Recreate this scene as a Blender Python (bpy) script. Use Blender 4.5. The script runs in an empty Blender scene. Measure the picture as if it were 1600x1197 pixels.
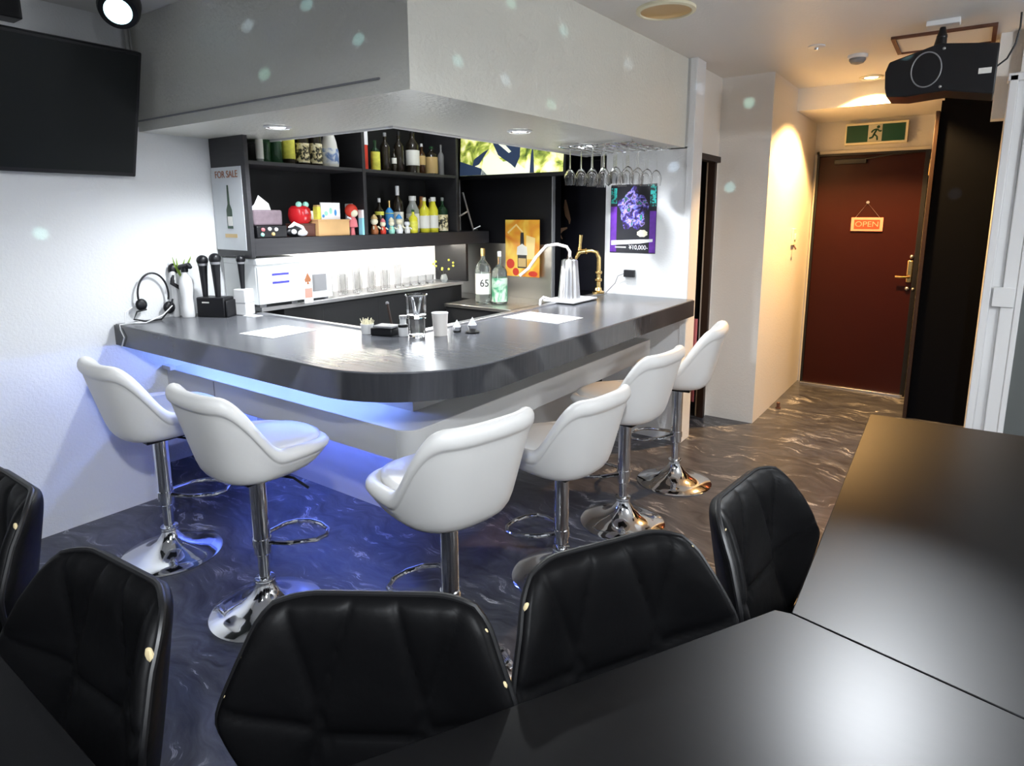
import bpy, math, random
from mathutils import Matrix, Vector
random.seed(7)
S = bpy.context.scene
C = S.collection
PI = math.pi

# ------------------------------------------------------------------ camera
cam_d = bpy.data.cameras.new('camera')
cam = bpy.data.objects.new('camera', cam_d)
C.objects.link(cam)
S.camera = cam
yaw, tilt, roll = 0.6088, 0.18081, -0.0015
F = Vector((-math.sin(yaw) * math.cos(tilt), math.cos(yaw) * math.cos(tilt), -math.sin(tilt)))
R = Vector((math.cos(yaw), math.sin(yaw), 0))
U = R.cross(F)
R2 = R * math.cos(roll) + U * math.sin(roll)
U2 = -R * math.sin(roll) + U * math.cos(roll)
M = Matrix(((R2.x, U2.x, -F.x, 0), (R2.y, U2.y, -F.y, 0), (R2.z, U2.z, -F.z, 1.5), (0, 0, 0, 1)))
cam.matrix_world = M
cam_d.sensor_width = 36
cam_d.lens = 982.77 / 1600 * 36
cam_d.shift_x = (800 - 819.1) / 1600
cam_d.shift_y = (515.8 - 598.5) / 1600
cam_d.clip_start = 0.05

# ------------------------------------------------------------------ world, exposure, lights
W = bpy.data.worlds.new('world')
S.world = W
W.use_nodes = True
W.node_tree.nodes['Background'].inputs[0].default_value = (0.75, 0.8, 1, 1)
W.node_tree.nodes['Background'].inputs[1].default_value = 0.05
S.view_settings.view_transform = 'Standard'
S.view_settings.look = 'None'
S.view_settings.gamma = 1
S.view_settings.exposure = 0.0
S.view_settings.use_curve_mapping = False


def lamp(name, kind, loc, power, color, aim=None, **kw):
    d = bpy.data.lights.new(name, kind)
    d.energy = power
    d.color = color
    for k, v in kw.items():
        setattr(d, k, v)
    o = bpy.data.objects.new(name, d)
    C.objects.link(o)
    o.location = loc
    if aim is not None:
        o.rotation_euler = (Vector(aim) - Vector(loc)).to_track_quat('-Z', 'Y').to_euler()
    return o


COOL = (0.90, 0.95, 1.0)
WARM = (1.0, 0.56, 0.19)
# the room's ceiling lamps, above and beside the camera (out of frame), plus one added side fill
lamp('wall_spotlight', 'SPOT', (1.3, -0.25, 2.2), 70, COOL, aim=(-3.44, 0.9, 0.9), spot_size=math.radians(44), spot_blend=0.8, shadow_soft_size=0.04)
lamp('room_downlight', 'SPOT', (0.3, -0.25, 2.36), 215, COOL, aim=(0.0, 0.1, 0), spot_size=math.radians(152), spot_blend=0.35, shadow_soft_size=0.05)
lamp('side_fill_light', 'POINT', (1.75, 2.3, 2.1), 72, COOL, shadow_soft_size=0.08)  # unseen fill, added to brighten the soffit's right face and the ceiling
lamp('table_downlight', 'SPOT', (-0.15, 3.0, 2.41), 560, COOL, aim=(-0.08, 1.30, 0.7), spot_size=math.radians(22), spot_blend=1.0, shadow_soft_size=0.05)
lamp('sofa_downlight', 'SPOT', (-1.2, -0.9, 2.41), 25, COOL, aim=(-1.6, 0.2, 0), spot_size=math.radians(120), spot_blend=0.8, shadow_soft_size=0.08)
# recessed lamps in the underside of the soffit over the bar
for p in ((-2.69, 1.85, 1.90), (-1.86, 2.63, 1.90), (-1.90, 3.38, 1.90)):
    lamp('soffit_downlight', 'SPOT', p, 90, COOL, aim=(p[0], p[1], 0), spot_size=math.radians(150), spot_blend=0.6, shadow_soft_size=0.03)
lamp('bar_work_lamp', 'POINT', (-2.75, 2.9, 2.3), 6, COOL, shadow_soft_size=0.08)
lamp('bar_fill_light', 'POINT', (-2.55, 2.65, 1.2), 9, COOL, shadow_soft_size=0.12)  # added fill without a fixture, lifts the soffit underside and the shelves
# warm lamp in the entrance corridor
lamp('hall_downlight', 'SPOT', (-0.65, 5.10, 2.41), 420, WARM, aim=(-0.65, 5.10, 0), spot_size=math.radians(128), spot_blend=0.3, shadow_soft_size=0.04)
# party light throwing small coloured dots round the room
DISCO = (0.45, -0.45, 2.25)
DOTS = [(-1.80, 1.58, 2.10), (-2.449, 1.58, 2.248), (-2.36, 1.58, 2.053), (-1.565, 1.83, 2.04), (-1.56, 2.11, 2.02),
        (-1.55, 2.43, 1.97), (-1.55, 2.53, 2.29), (-1.53, 3.14, 2.26), (-1.31, 4.56, 2.25), (-1.41, 4.56, 1.69),
        (-0.10, 5.36, 1.64), (-3.44, 1.11, 1.42), (-0.76, 6.04, 2.29), (-1.50, 4.10, 2.26), (-1.56, 2.15, 2.31),
        (-2.07, 1.58, 2.26), (-1.59, 3.95, 1.79)]
for i, p in enumerate(DOTS):
    dist = (Vector(p) - Vector(DISCO)).length
    big = 1.8 if i == 1 else 1.0
    lamp('party_light_beam', 'SPOT', DISCO, 150 * dist ** 2 / 9 * (1.6 if i in (10,) else 1), ((0.45, 0.95, 1.0), (0.6, 0.8, 1.0), (0.5, 1.0, 0.85))[i % 3],
         aim=p, spot_size=2 * math.atan(0.013 * big / dist) * 1.2, spot_blend=0.9, shadow_soft_size=0.002)

# ------------------------------------------------------------------ materials
def mat(name, col, rough=0.5, metal=0.0, emit=None, es=1.0, trans=0.0, ior=1.45, bump=0.0, bscale=40, coat=0.0, spec=0.5, var=0.0, vscale=6, sheen=0.0):
    m = bpy.data.materials.new(name)
    m.use_nodes = True
    nt = m.node_tree
    b = nt.nodes['Principled BSDF']
    b.inputs['Base Color'].default_value = (*col, 1)
    b.inputs['Roughness'].default_value = rough
    b.inputs['Metallic'].default_value = metal
    b.inputs['IOR'].default_value = ior
    b.inputs['Specular IOR Level'].default_value = spec
    b.inputs['Transmission Weight'].default_value = trans
    b.inputs['Coat Weight'].default_value = coat
    if emit:
        b.inputs['Emission Color'].default_value = (*emit, 1)
        b.inputs['Emission Strength'].default_value = es
    tc = nt.nodes.new('ShaderNodeTexCoord')
    if bump:
        n = nt.nodes.new('ShaderNodeTexNoise')
        n.inputs['Scale'].default_value = bscale
        n.inputs['Detail'].default_value = 4
        nt.links.new(tc.outputs['Object'], n.inputs['Vector'])
        bp = nt.nodes.new('ShaderNodeBump')
        bp.inputs['Strength'].default_value = bump
        bp.inputs['Distance'].default_value = 0.01
        nt.links.new(n.outputs['Fac'], bp.inputs['Height'])
        nt.links.new(bp.outputs['Normal'], b.inputs['Normal'])
    if var:
        n = nt.nodes.new('ShaderNodeTexNoise')
        n.inputs['Scale'].default_value = vscale
        n.inputs['Detail'].default_value = 5
        nt.links.new(tc.outputs['Object'], n.inputs['Vector'])
        mx = nt.nodes.new('ShaderNodeMix')
        mx.data_type = 'RGBA'
        mx.inputs[6].default_value = (*[c * (1 - var) for c in col], 1)
        mx.inputs[7].default_value = (*[min(1, c * (1 + var)) for c in col], 1)
        nt.links.new(n.outputs['Fac'], mx.inputs[0])
        nt.links.new(mx.outputs[2], b.inputs['Base Color'])
    return m


def floor_mat():
    m = bpy.data.materials.new('marbled_vinyl')
    m.use_nodes = True
    nt = m.node_tree
    N = nt.nodes.new
    L = nt.links.new
    b = nt.nodes['Principled BSDF']
    tc = N('ShaderNodeTexCoord')
    # warp
    wn = N('ShaderNodeTexNoise'); wn.inputs['Scale'].default_value = 2.2; wn.inputs['Detail'].default_value = 3
    L(tc.outputs['Object'], wn.inputs['Vector'])
    sc = N('ShaderNodeVectorMath'); sc.operation = 'SCALE'; sc.inputs['Scale'].default_value = 0.55
    L(wn.outputs['Color'], sc.inputs[0])
    ad = N('ShaderNodeVectorMath'); ad.operation = 'ADD'
    L(tc.outputs['Object'], ad.inputs[0]); L(sc.outputs[0], ad.inputs[1])
    mp = N('ShaderNodeMapping'); mp.inputs['Scale'].default_value = (3.0, 13.0, 1); mp.inputs['Rotation'].default_value = (0, 0, 0.25)
    L(ad.outputs[0], mp.inputs['Vector'])
    n1 = N('ShaderNodeTexNoise'); n1.inputs['Scale'].default_value = 1.9; n1.inputs['Detail'].default_value = 7; n1.inputs['Roughness'].default_value = 0.62
    L(mp.outputs[0], n1.inputs['Vector'])
    # thin streaks where noise crosses mid value
    r = N('ShaderNodeValToRGB')
    e = r.color_ramp.elements
    e[0].position = 0.0; e[0].color = (0, 0, 0, 1)
    e[1].position = 1.0; e[1].color = (0, 0, 0, 1)
    for p, c in ((0.575, 0.0), (0.60, 1.0), (0.612, 0.35), (0.66, 0.0)):
        k = e.new(p); k.color = (c, c, c, 1)
    L(n1.outputs['Fac'], r.inputs['Fac'])
    n3 = N('ShaderNodeTexNoise'); n3.inputs['Scale'].default_value = 4.5; n3.inputs['Detail'].default_value = 2
    L(tc.outputs['Object'], n3.inputs['Vector'])
    r3 = N('ShaderNodeValToRGB'); r3.color_ramp.elements[0].position = 0.47; r3.color_ramp.elements[1].position = 0.62
    L(n3.outputs['Fac'], r3.inputs['Fac'])
    mu = N('ShaderNodeMath'); mu.operation = 'MULTIPLY'
    L(r.outputs['Color'], mu.inputs[0]); L(r3.outputs['Color'], mu.inputs[1])
    mu2 = N('ShaderNodeMath'); mu2.operation = 'MULTIPLY'; mu2.inputs[1].default_value = 1.0
    L(mu.outputs[0], mu2.inputs[0])
    base = N('ShaderNodeValToRGB')
    base.color_ramp.elements[0].position = 0.3; base.color_ramp.elements[0].color = (0.026, 0.028, 0.040, 1)
    base.color_ramp.elements[1].position = 0.75; base.color_ramp.elements[1].color = (0.12, 0.125, 0.145, 1)
    L(n1.outputs['Fac'], base.inputs['Fac'])
    mx = N('ShaderNodeMix'); mx.data_type = 'RGBA'
    L(mu2.outputs[0], mx.inputs[0]); L(base.outputs['Color'], mx.inputs[6]); mx.inputs[7].default_value = (0.62, 0.62, 0.64, 1)
    L(mx.outputs[2], b.inputs['Base Color'])
    b.inputs['Roughness'].default_value = 0.30
    bp = N('ShaderNodeBump'); bp.inputs['Strength'].default_value = 0.08; bp.inputs['Distance'].default_value = 0.01
    L(n1.outputs['Fac'], bp.inputs['Height']); L(bp.outputs['Normal'], b.inputs['Normal'])
    return m


def laminate(name, c0, c1, rough, stretch=(1, 30, 1)):
    m = mat(name, c0, rough)
    nt = m.node_tree
    b = nt.nodes['Principled BSDF']
    tc = nt.nodes.new('ShaderNodeTexCoord')
    mp = nt.nodes.new('ShaderNodeMapping'); mp.inputs['Scale'].default_value = stretch
    n = nt.nodes.new('ShaderNodeTexNoise'); n.inputs['Scale'].default_value = 3; n.inputs['Detail'].default_value = 6
    mx = nt.nodes.new('ShaderNodeMix'); mx.data_type = 'RGBA'
    mx.inputs[6].default_value = (*c0, 1); mx.inputs[7].default_value = (*c1, 1)
    nt.links.new(tc.outputs['Object'], mp.inputs[0]); nt.links.new(mp.outputs[0], n.inputs['Vector'])
    nt.links.new(n.outputs['Fac'], mx.inputs[0]); nt.links.new(mx.outputs[2], b.inputs['Base Color'])
    return m


def noise_art(name, stops, scale, emit=0.0, rough=0.4, detail=6, distort=0.6):
    """several printed colours in blotches"""
    m = mat(name, (0.5, 0.5, 0.5), rough)
    nt = m.node_tree
    b = nt.nodes['Principled BSDF']
    tc = nt.nodes.new('ShaderNodeTexCoord')
    n = nt.nodes.new('ShaderNodeTexNoise'); n.inputs['Scale'].default_value = scale; n.inputs['Detail'].default_value = detail
    n.inputs['Distortion'].default_value = distort
    r = nt.nodes.new('ShaderNodeValToRGB')
    e = r.color_ramp.elements
    e[0].position = stops[0][0]; e[0].color = (*stops[0][1], 1)
    e[1].position = stops[-1][0]; e[1].color = (*stops[-1][1], 1)
    for p, c in stops[1:-1]:
        k = e.new(p); k.color = (*c, 1)
    nt.links.new(tc.outputs['Object'], n.inputs['Vector']); nt.links.new(n.outputs['Fac'], r.inputs['Fac'])
    nt.links.new(r.outputs['Color'], b.inputs['Base Color'])
    if emit:
        nt.links.new(r.outputs['Color'], b.inputs['Emission Color'])
        b.inputs['Emission Strength'].default_value = emit
    return m


X = {}
X['wallp'] = mat('white_wallpaper', (0.78, 0.79, 0.80), 0.38, bump=0.25, bscale=90)
X['soffit'] = mat('white_gloss_wallpaper', (0.72, 0.71, 0.64), 0.28, bump=0.5, bscale=55)
X['ceil'] = mat('white_ceiling_paper', (0.80, 0.79, 0.77), 0.45, bump=0.2, bscale=90)
X['hall'] = mat('hall_wallpaper', (0.80, 0.78, 0.74), 0.45, bump=0.2, bscale=90)
X['floor'] = floor_mat()
X['counter'] = laminate('grey_brushed_laminate', (0.085, 0.088, 0.10), (0.14, 0.145, 0.16), 0.24, (2, 40, 40))
X['cedge'] = laminate('dark_gloss_edge_band', (0.030, 0.031, 0.035), (0.055, 0.056, 0.062), 0.13, (2, 40, 2))
X['table'] = laminate('black_matt_laminate', (0.003, 0.003, 0.0035), (0.005, 0.005, 0.0055), 0.37, (4, 30, 1))
X['table'].node_tree.nodes['Principled BSDF'].inputs['Specular IOR Level'].default_value = 0.25
X['tedge'] = mat('black_edge', (0.01, 0.01, 0.01), 0.4)
X['panel'] = mat('white_panel', (0.58, 0.58, 0.57), 0.35)
X['panelg'] = mat('grey_panel', (0.42, 0.42, 0.41), 0.35)
X['led_blue'] = mat('blue_led', (0.1, 0.2, 1), 0.5, emit=(0.20, 0.33, 1.0), es=115)
X['led_blue2'] = mat('blue_led_low', (0.1, 0.2, 1), 0.5, emit=(0.12, 0.20, 1.0), es=220)
X['led_white'] = mat('white_led', (1, 1, 1), 0.5, emit=(1.0, 0.93, 0.80), es=105)
X['alu'] = mat('aluminium', (0.6, 0.6, 0.62), 0.35, metal=1)
X['black'] = mat('black_satin', (0.006, 0.006, 0.008), 0.4)
X['blackp'] = mat('blue_black_paint', (0.0025, 0.003, 0.005), 0.6, spec=0.06)
X['blackm'] = mat('black_matt', (0.010, 0.010, 0.011), 0.8)
X['shelf'] = laminate('charcoal_wood_shelf', (0.020, 0.020, 0.023), (0.035, 0.034, 0.038), 0.45, (2, 2, 30))
X['wleather'] = mat('white_leather', (0.80, 0.79, 0.77), 0.36, bump=0.12, bscale=14)
X['chrome'] = mat('chrome', (0.85, 0.86, 0.88), 0.07, metal=1)
X['bleather'] = mat('black_leather', (0.003, 0.003, 0.0035), 0.46, spec=0.15, bump=0.10, bscale=30)
X['piping'] = mat('black_piping', (0.008, 0.008, 0.009), 0.4)
X['foam'] = mat('torn_foam', (0.75, 0.62, 0.36), 0.8)
X['door'] = mat('dark_red_steel', (0.024, 0.0035, 0.0018), 0.40, spec=0.2, var=0.15, vscale=3)
X['dframe'] = mat('door_frame_paint', (0.70, 0.66, 0.58), 0.4)
X['brass'] = mat('brass', (0.80, 0.55, 0.22), 0.22, metal=1)
X['brassd'] = mat('brass_reflector', (0.62, 0.42, 0.20), 0.28, metal=1)
X['steel'] = mat('brushed_steel', (0.62, 0.60, 0.56), 0.33, metal=1)
X['white'] = mat('white_plastic', (0.80, 0.80, 0.80), 0.35)
X['whitee'] = mat('white_enamel', (0.80, 0.82, 0.82), 0.22)
X['paper'] = mat('white_paper', (0.88, 0.89, 0.92), 0.45)
X['glass'] = mat('clear_glass', (1, 1, 1), 0.02, trans=1.0, ior=1.45)
X['glassg'] = mat('green_glass', (0.10, 0.30, 0.14), 0.04, trans=0.85)
X['glassd'] = mat('dark_glass', (0.02, 0.015, 0.01), 0.08, spec=0.6)
X['glassb'] = mat('brown_glass', (0.10, 0.035, 0.01), 0.06, trans=0.5)
X['liqy'] = mat('yellow_liqueur', (0.75, 0.70, 0.05), 0.12)
X['liqo'] = mat('amber_liqueur', (0.60, 0.30, 0.04), 0.12)
X['pglass'] = mat('tinted_clear_glass', (0.85, 0.92, 0.88), 0.03, trans=0.95)
X['smoke'] = mat('pale_glass', (0.55, 0.58, 0.56), 0.06, trans=0.5)
X['labw'] = mat('white_label', (0.80, 0.79, 0.74), 0.5)
X['laby'] = mat('yellow_label', (0.75, 0.70, 0.10), 0.5, var=0.4, vscale=40)
X['labc'] = noise_art('cream_black_label', [(0.42, (0.03, 0.03, 0.02)), (0.5, (0.75, 0.65, 0.35)), (0.6, (0.85, 0.8, 0.6))], 45)
X['labg'] = mat('gold_label', (0.60, 0.42, 0.18), 0.4)
X['red'] = mat('red_gloss', (0.50, 0.015, 0.02), 0.2)
X['redm'] = mat('red_card', (0.60, 0.04, 0.02), 0.5)
X['green'] = mat('pale_green', (0.35, 0.75, 0.62), 0.35)
X['purple'] = mat('grey_mauve_cloth', (0.16, 0.12, 0.14), 0.8, var=0.3, vscale=30)
X['wood'] = mat('light_wood', (0.62, 0.38, 0.17), 0.45, var=0.2, vscale=8)
X['woodd'] = mat('dark_brown_box', (0.10, 0.035, 0.025), 0.5)
X['blue'] = mat('blue_print', (0.05, 0.30, 0.70), 0.45)
X['cyan'] = mat('pale_cyan_card', (0.30, 0.70, 0.85), 0.5)
X['navy'] = mat('navy_stripe', (0.05, 0.05, 0.40), 0.4)
X['ink'] = mat('black_ink', (0.02, 0.02, 0.02), 0.5)
X['brown'] = mat('brown_print', (0.35, 0.12, 0.04), 0.5)
X['orangep'] = noise_art('orange_print', [(0.35, (0.72, 0.20, 0.02)), (0.5, (0.85, 0.42, 0.04)), (0.65, (0.95, 0.70, 0.12))], 6, detail=2)
X['orangel'] = mat('pale_orange_print', (0.95, 0.72, 0.30), 0.4)
X['neon'] = noise_art('neon_print', [(0.38, (0.01, 0.008, 0.02)), (0.47, (0.06, 0.02, 0.22)), (0.52, (0.16, 0.22, 0.75)), (0.56, (0.55, 0.35, 0.85)), (0.60, (0.02, 0.02, 0.04)), (0.72, (0.05, 0.45, 0.40))], 26)
X['purplep'] = mat('purple_print', (0.14, 0.03, 0.38), 0.4, var=0.5, vscale=20)
X['tealp'] = noise_art('teal_print', [(0.45, (0.01, 0.03, 0.03)), (0.55, (0.03, 0.50, 0.45))], 50)
X['posterb'] = mat('poster_black', (0.010, 0.010, 0.016), 0.35)
X['cream'] = mat('cream_print', (0.85, 0.80, 0.60), 0.5)
X['posterw'] = mat('poster_grey_white', (0.62, 0.65, 0.67), 0.3, var=0.1, vscale=8)
X['screen_on'] = noise_art('lit_screen_foliage', [(0.36, (0.05, 0.09, 0.02)), (0.46, (0.35, 0.42, 0.07)), (0.54, (0.85, 0.85, 0.30)), (0.66, (1.0, 0.95, 0.75))], 9, emit=0.9)
X['screen_dark'] = mat('lit_screen_dark_shape', (0.02, 0.03, 0.06), 0.3, emit=(0.03, 0.05, 0.10), es=0.8)
X['screen_pale'] = mat('lit_screen_pale_shape', (0.6, 0.65, 0.55), 0.3, emit=(0.85, 0.90, 0.72), es=0.9)
X['screen_off'] = mat('tv_screen_off', (0.008, 0.010, 0.010), 0.45, spec=0.25)
X['exitg'] = mat('exit_green', (0.004, 0.06, 0.03), 0.35)
X['exitw'] = mat('exit_white', (0.55, 0.55, 0.45), 0.4)
X['signred'] = mat('sign_salmon', (0.85, 0.28, 0.22), 0.45)
X['signtxt'] = mat('sign_red', (0.85, 0.05, 0.02), 0.45)
X['lens'] = mat('lit_lens', (1, 1, 1), 0.2, emit=(0.55, 0.92, 1.0), es=2.2)
X['lampw'] = mat('lit_lamp_white', (1, 1, 1), 0.2, emit=(0.95, 0.97, 1.0), es=14)
X['lampy'] = mat('lit_lamp_warm', (1, 1, 1), 0.2, emit=(1.0, 0.75, 0.40), es=14)
X['grey'] = mat('grey_door', (0.12, 0.13, 0.125), 0.45)
X['greyp'] = mat('grey_plastic', (0.25, 0.25, 0.26), 0.4)
X['postw'] = mat('white_aluminium_frame', (0.80, 0.80, 0.80), 0.3)
X['curtain'] = mat('black_curtain', (0.006, 0.006, 0.010), 0.9)
X['umber'] = mat('umber_paint', (0.022, 0.009, 0.005), 0.5)
X['pink'] = mat('pink_cloth', (0.65, 0.18, 0.20), 0.8)
X['skin'] = mat('sepia_print', (0.38, 0.22, 0.13), 0.5)
X['hose'] = mat('white_hose', (0.80, 0.72, 0.68), 0.3)
X['leaf'] = mat('green_leaf', (0.25, 0.38, 0.06), 0.5)
X['trimb'] = mat('brown_trim', (0.12, 0.05, 0.03), 0.45)

# ------------------------------------------------------------------ mesh helpers
class MB:
    def __init__(s):
        s.v = []; s.f = []

    def add(s, vs, fs):
        o = len(s.v)
        s.v += [tuple(p) for p in vs]
        s.f += [tuple(i + o for i in f) for f in fs]
        return s

    def box(s, x0, x1, y0, y1, z0, z1):
        return s.add([(x, y, z) for z in (z0, z1) for y in (y0, y1) for x in (x0, x1)],
                     [(0, 2, 3, 1), (4, 5, 7, 6), (0, 1, 5, 4), (1, 3, 7, 5), (3, 2, 6, 7), (2, 0, 4, 6)])

    def cbox(s, c, d, rz=0):
        vs = []
        for z in (-1, 1):
            for y in (-1, 1):
                for x in (-1, 1):
                    a, b = x * d[0] / 2, y * d[1] / 2
                    vs.append((c[0] + a * math.cos(rz) - b * math.sin(rz), c[1] + a * math.sin(rz) + b * math.cos(rz), c[2] + z * d[2] / 2))
        return s.add(vs, [(0, 2, 3, 1), (4, 5, 7, 6), (0, 1, 5, 4), (1, 3, 7, 5), (3, 2, 6, 7), (2, 0, 4, 6)])

    def prism(s, poly, z0, z1, axis='z'):
        n = len(poly)
        def P(p, h):
            return {'z': (p[0], p[1], h), 'y': (p[0], h, p[1]), 'x': (h, p[0], p[1])}[axis]
        vs = [P(p, z0) for p in poly] + [P(p, z1) for p in poly]
        fs = [tuple(range(n))[::-1], tuple(range(n, 2 * n))]
        for i in range(n):
            j = (i + 1) % n
            fs.append((i, j, n + j, n + i))
        return s.add(vs, fs)

    def lathe(s, prof, n=32, c=(0, 0, 0), cap=True):
        vs = []; fs = []
        for (r, z) in prof:
            for k in range(n):
                a = 2 * PI * k / n
                vs.append((c[0] + r * math.cos(a), c[1] + r * math.sin(a), c[2] + z))
        for i in range(len(prof) - 1):
            for k in range(n):
                k2 = (k + 1) % n
                fs.append((i * n + k, i * n + k2, (i + 1) * n + k2, (i + 1) * n + k))
        if cap:
            fs.append(tuple(range(n))[::-1])
            m = (len(prof) - 1) * n
            fs.append(tuple(range(m, m + n)))
        return s.add(vs, fs)

    def tube(s, path, r, n=10, closed=False, cap=True):
        path = [Vector(p) for p in path]
        m = len(path)
        rr = r if isinstance(r, (list, tuple)) else [r] * m
        up = None
        vs = []; fs = []
        for i, p in enumerate(path):
            a = path[(i - 1) % m] if (i > 0 or closed) else p
            b = path[(i + 1) % m] if (i < m - 1 or closed) else p
            t = (b - a).normalized()
            if up is None:
                up = Vector((0, 0, 1)) if abs(t.z) < 0.9 else Vector((1, 0, 0))
            u = t.cross(up)
            if u.length < 1e-5:
                u = t.cross(Vector((0, 1, 0.3)))
            u.normalize()
            w = u.cross(t).normalized()
            up = w
            for k in range(n):
                q = 2 * PI * k / n
                vs.append(p + (u * math.cos(q) + w * math.sin(q)) * rr[i])
        for i in range(m if closed else m - 1):
            j = (i + 1) % m
            for k in range(n):
                k2 = (k + 1) % n
                fs.append((i * n + k, i * n + k2, j * n + k2, j * n + k))
        if cap and not closed:
            fs.append(tuple(range(n))[::-1])
            fs.append(tuple(range((m - 1) * n, m * n)))
        return s.add(vs, fs)

    def ball(s, c, r, n=16, sz=(1, 1, 1)):
        vs = [(c[0], c[1], c[2] - r * sz[2])]; fs = []
        for i in range(1, n // 2):
            ph = -PI / 2 + PI * i / (n // 2)
            for k in range(n):
                a = 2 * PI * k / n
                vs.append((c[0] + r * sz[0] * math.cos(ph) * math.cos(a), c[1] + r * sz[1] * math.cos(ph) * math.sin(a), c[2] + r * sz[2] * math.sin(ph)))
        vs.append((c[0], c[1], c[2] + r * sz[2]))
        rows = n // 2 - 1
        for k in range(n):
            fs.append((0, 1 + (k + 1) % n, 1 + k))
            fs.append((len(vs) - 1, 1 + (rows - 1) * n + k, 1 + (rows - 1) * n + (k + 1) % n))
        for i in range(rows - 1):
            for k in range(n):
                fs.append((1 + i * n + k, 1 + i * n + (k + 1) % n, 1 + (i + 1) * n + (k + 1) % n, 1 + (i + 1) * n + k))
        return s.add(vs, fs)

    def rot(s, ax, ang, piv=(0, 0, 0)):
        m = Matrix.Translation(piv) @ Matrix.Rotation(ang, 4, ax) @ Matrix.Translation([-q for q in piv])
        s.v = [tuple(m @ Vector(p)) for p in s.v]
        return s

    def move(s, d):
        s.v = [(p[0] + d[0], p[1] + d[1], p[2] + d[2]) for p in s.v]
        return s

    def flat(s, k):
        s.v = [(p[0], p[1] * k, p[2]) for p in s.v]
        return s

    def mesh(s, name):
        me = bpy.data.meshes.new(name)
        me.from_pydata(s.v, [], s.f)
        me.validate()
        return me


def obj(name, mb, m, parent=None, bevel=0.0, smooth=True, ang=35, subd=0, seg=2):
    me = mb.mesh(name)
    import bmesh
    bm = bmesh.new(); bm.from_mesh(me)
    bmesh.ops.recalc_face_normals(bm, faces=bm.faces)
    bm.to_mesh(me); bm.free()
    me.materials.append(X[m] if isinstance(m, str) else m)
    if smooth:
        me.polygons.foreach_set('use_smooth', [True] * len(me.polygons))
        me.set_sharp_from_angle(angle=math.radians(ang))
    o = bpy.data.objects.new(name, me)
    C.objects.link(o)
    if parent:
        o.parent = parent
    if bevel:
        b = o.modifiers.new('bevel', 'BEVEL'); b.width = bevel; b.segments = seg; b.limit_method = 'ANGLE'; b.angle_limit = math.radians(40)
    if subd:
        b = o.modifiers.new('subdivision', 'SUBSURF'); b.levels = subd; b.render_levels = subd
    return o


def struct(name, mb, m, parent=None, **kw):
    o = obj(name, mb, m, parent, **kw)
    if parent is None:
        o['kind'] = 'structure'
    return o


def thing(name, label, cat, loc=(0, 0, 0), rz=0, group=None, rot=None):
    o = bpy.data.objects.new(name, None)
    C.objects.link(o)
    o.empty_display_size = 0.05
    o.location = loc
    o.rotation_euler = rot if rot else (0, 0, rz)
    o['label'] = label; o['category'] = cat
    if group:
        o['group'] = group
    return o


def tag(o, label, cat, group=None):
    o['label'] = label; o['category'] = cat
    if group:
        o['group'] = group
    return o


def kids(o):
    return [c for c in bpy.data.objects if c.parent == o]


def dup(root, loc, rz, label, group=None):
    r = root.copy(); C.objects.link(r)
    r.location = loc; r.rotation_euler = (0, 0, rz)
    r['label'] = label
    if group:
        r['group'] = group
    for ch in kids(root):
        c = ch.copy(); C.objects.link(c); c.parent = r
        for g in kids(ch):
            d = g.copy(); C.objects.link(d); d.parent = c
    return r


def text(name, s, size, m, parent, loc, rot, ext=0.0006, align='CENTER', sx=1.0):
    cu = bpy.data.curves.new(name, 'FONT')
    cu.body = s; cu.size = size; cu.extrude = ext; cu.align_x = align; cu.align_y = 'CENTER'
    t = bpy.data.objects.new(name, cu)
    me = bpy.data.meshes.new_from_object(t)
    me.name = name
    bpy.data.objects.remove(t)
    me.materials.clear(); me.materials.append(X[m])
    o = bpy.data.objects.new(name, me)
    C.objects.link(o); o.parent = parent
    o.location = loc; o.rotation_euler = rot; o.scale = (sx, 1, 1)
    return o


# ------------------------------------------------------------------ setting
struct('floor', MB().box(-4.6, 2.4, -2.7, 6.4, -0.1, 0), 'floor', smooth=False)
struct('ceiling', MB().box(-4.6, 2.4, -2.7, 6.4, 2.43, 2.53), 'ceil', smooth=False)
# left wall, with a low niche beside the bar's foot
wl = MB().box(-3.54, -3.44, -2.6, 1.48, 0, 2.43).box(-3.54, -3.44, 1.48, 4.1, 0.27, 2.43)
wl.box(-3.98, -3.9, 1.4, 2.2, 0, 0.30).box(-3.9, -3.54, 1.44, 1.48, 0, 0.27).box(-3.9, -3.54, 1.44, 2.2, 0.27, 0.30)
struct('wall_left', wl, 'wallp', smooth=False)
struct('wall_rear', MB().box(-3.54, 2.4, -2.7, -2.6, 0, 2.43), 'wallp', smooth=False)
struct('wall_right', MB().box(2.2, 2.3, -2.6, 4.5, 0, 2.43), 'wallp', smooth=False)
# soffit over the bar
struct('wall_soffit', MB().prism([(-3.44, 1.58), (-1.56, 1.58), (-1.49, 3.88), (-2.24, 3.88), (-2.24, 2.15), (-3.44, 2.15)], 1.91, 2.43), 'soffit', smooth=False)
struct('trim_1', MB().box(-3.43, -1.70, 1.572, 1.58, 1.957, 1.963), 'greyp', smooth=False)
struct('trim_2', MB().tube([(-3.41, 1.555, 1.93), (-3.41, 1.555, 2.43)], 0.011).tube([(-3.38, 1.56, 2.15), (-3.385, 1.56, 2.43)], 0.004), 'panelg')
struct('trim_3', MB().box(-3.44, -2.25, 2.15, 2.165, 1.90, 1.925).box(-2.255, -2.24, 2.15, 4.0, 1.90, 1.925), 'white', smooth=False)
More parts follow.
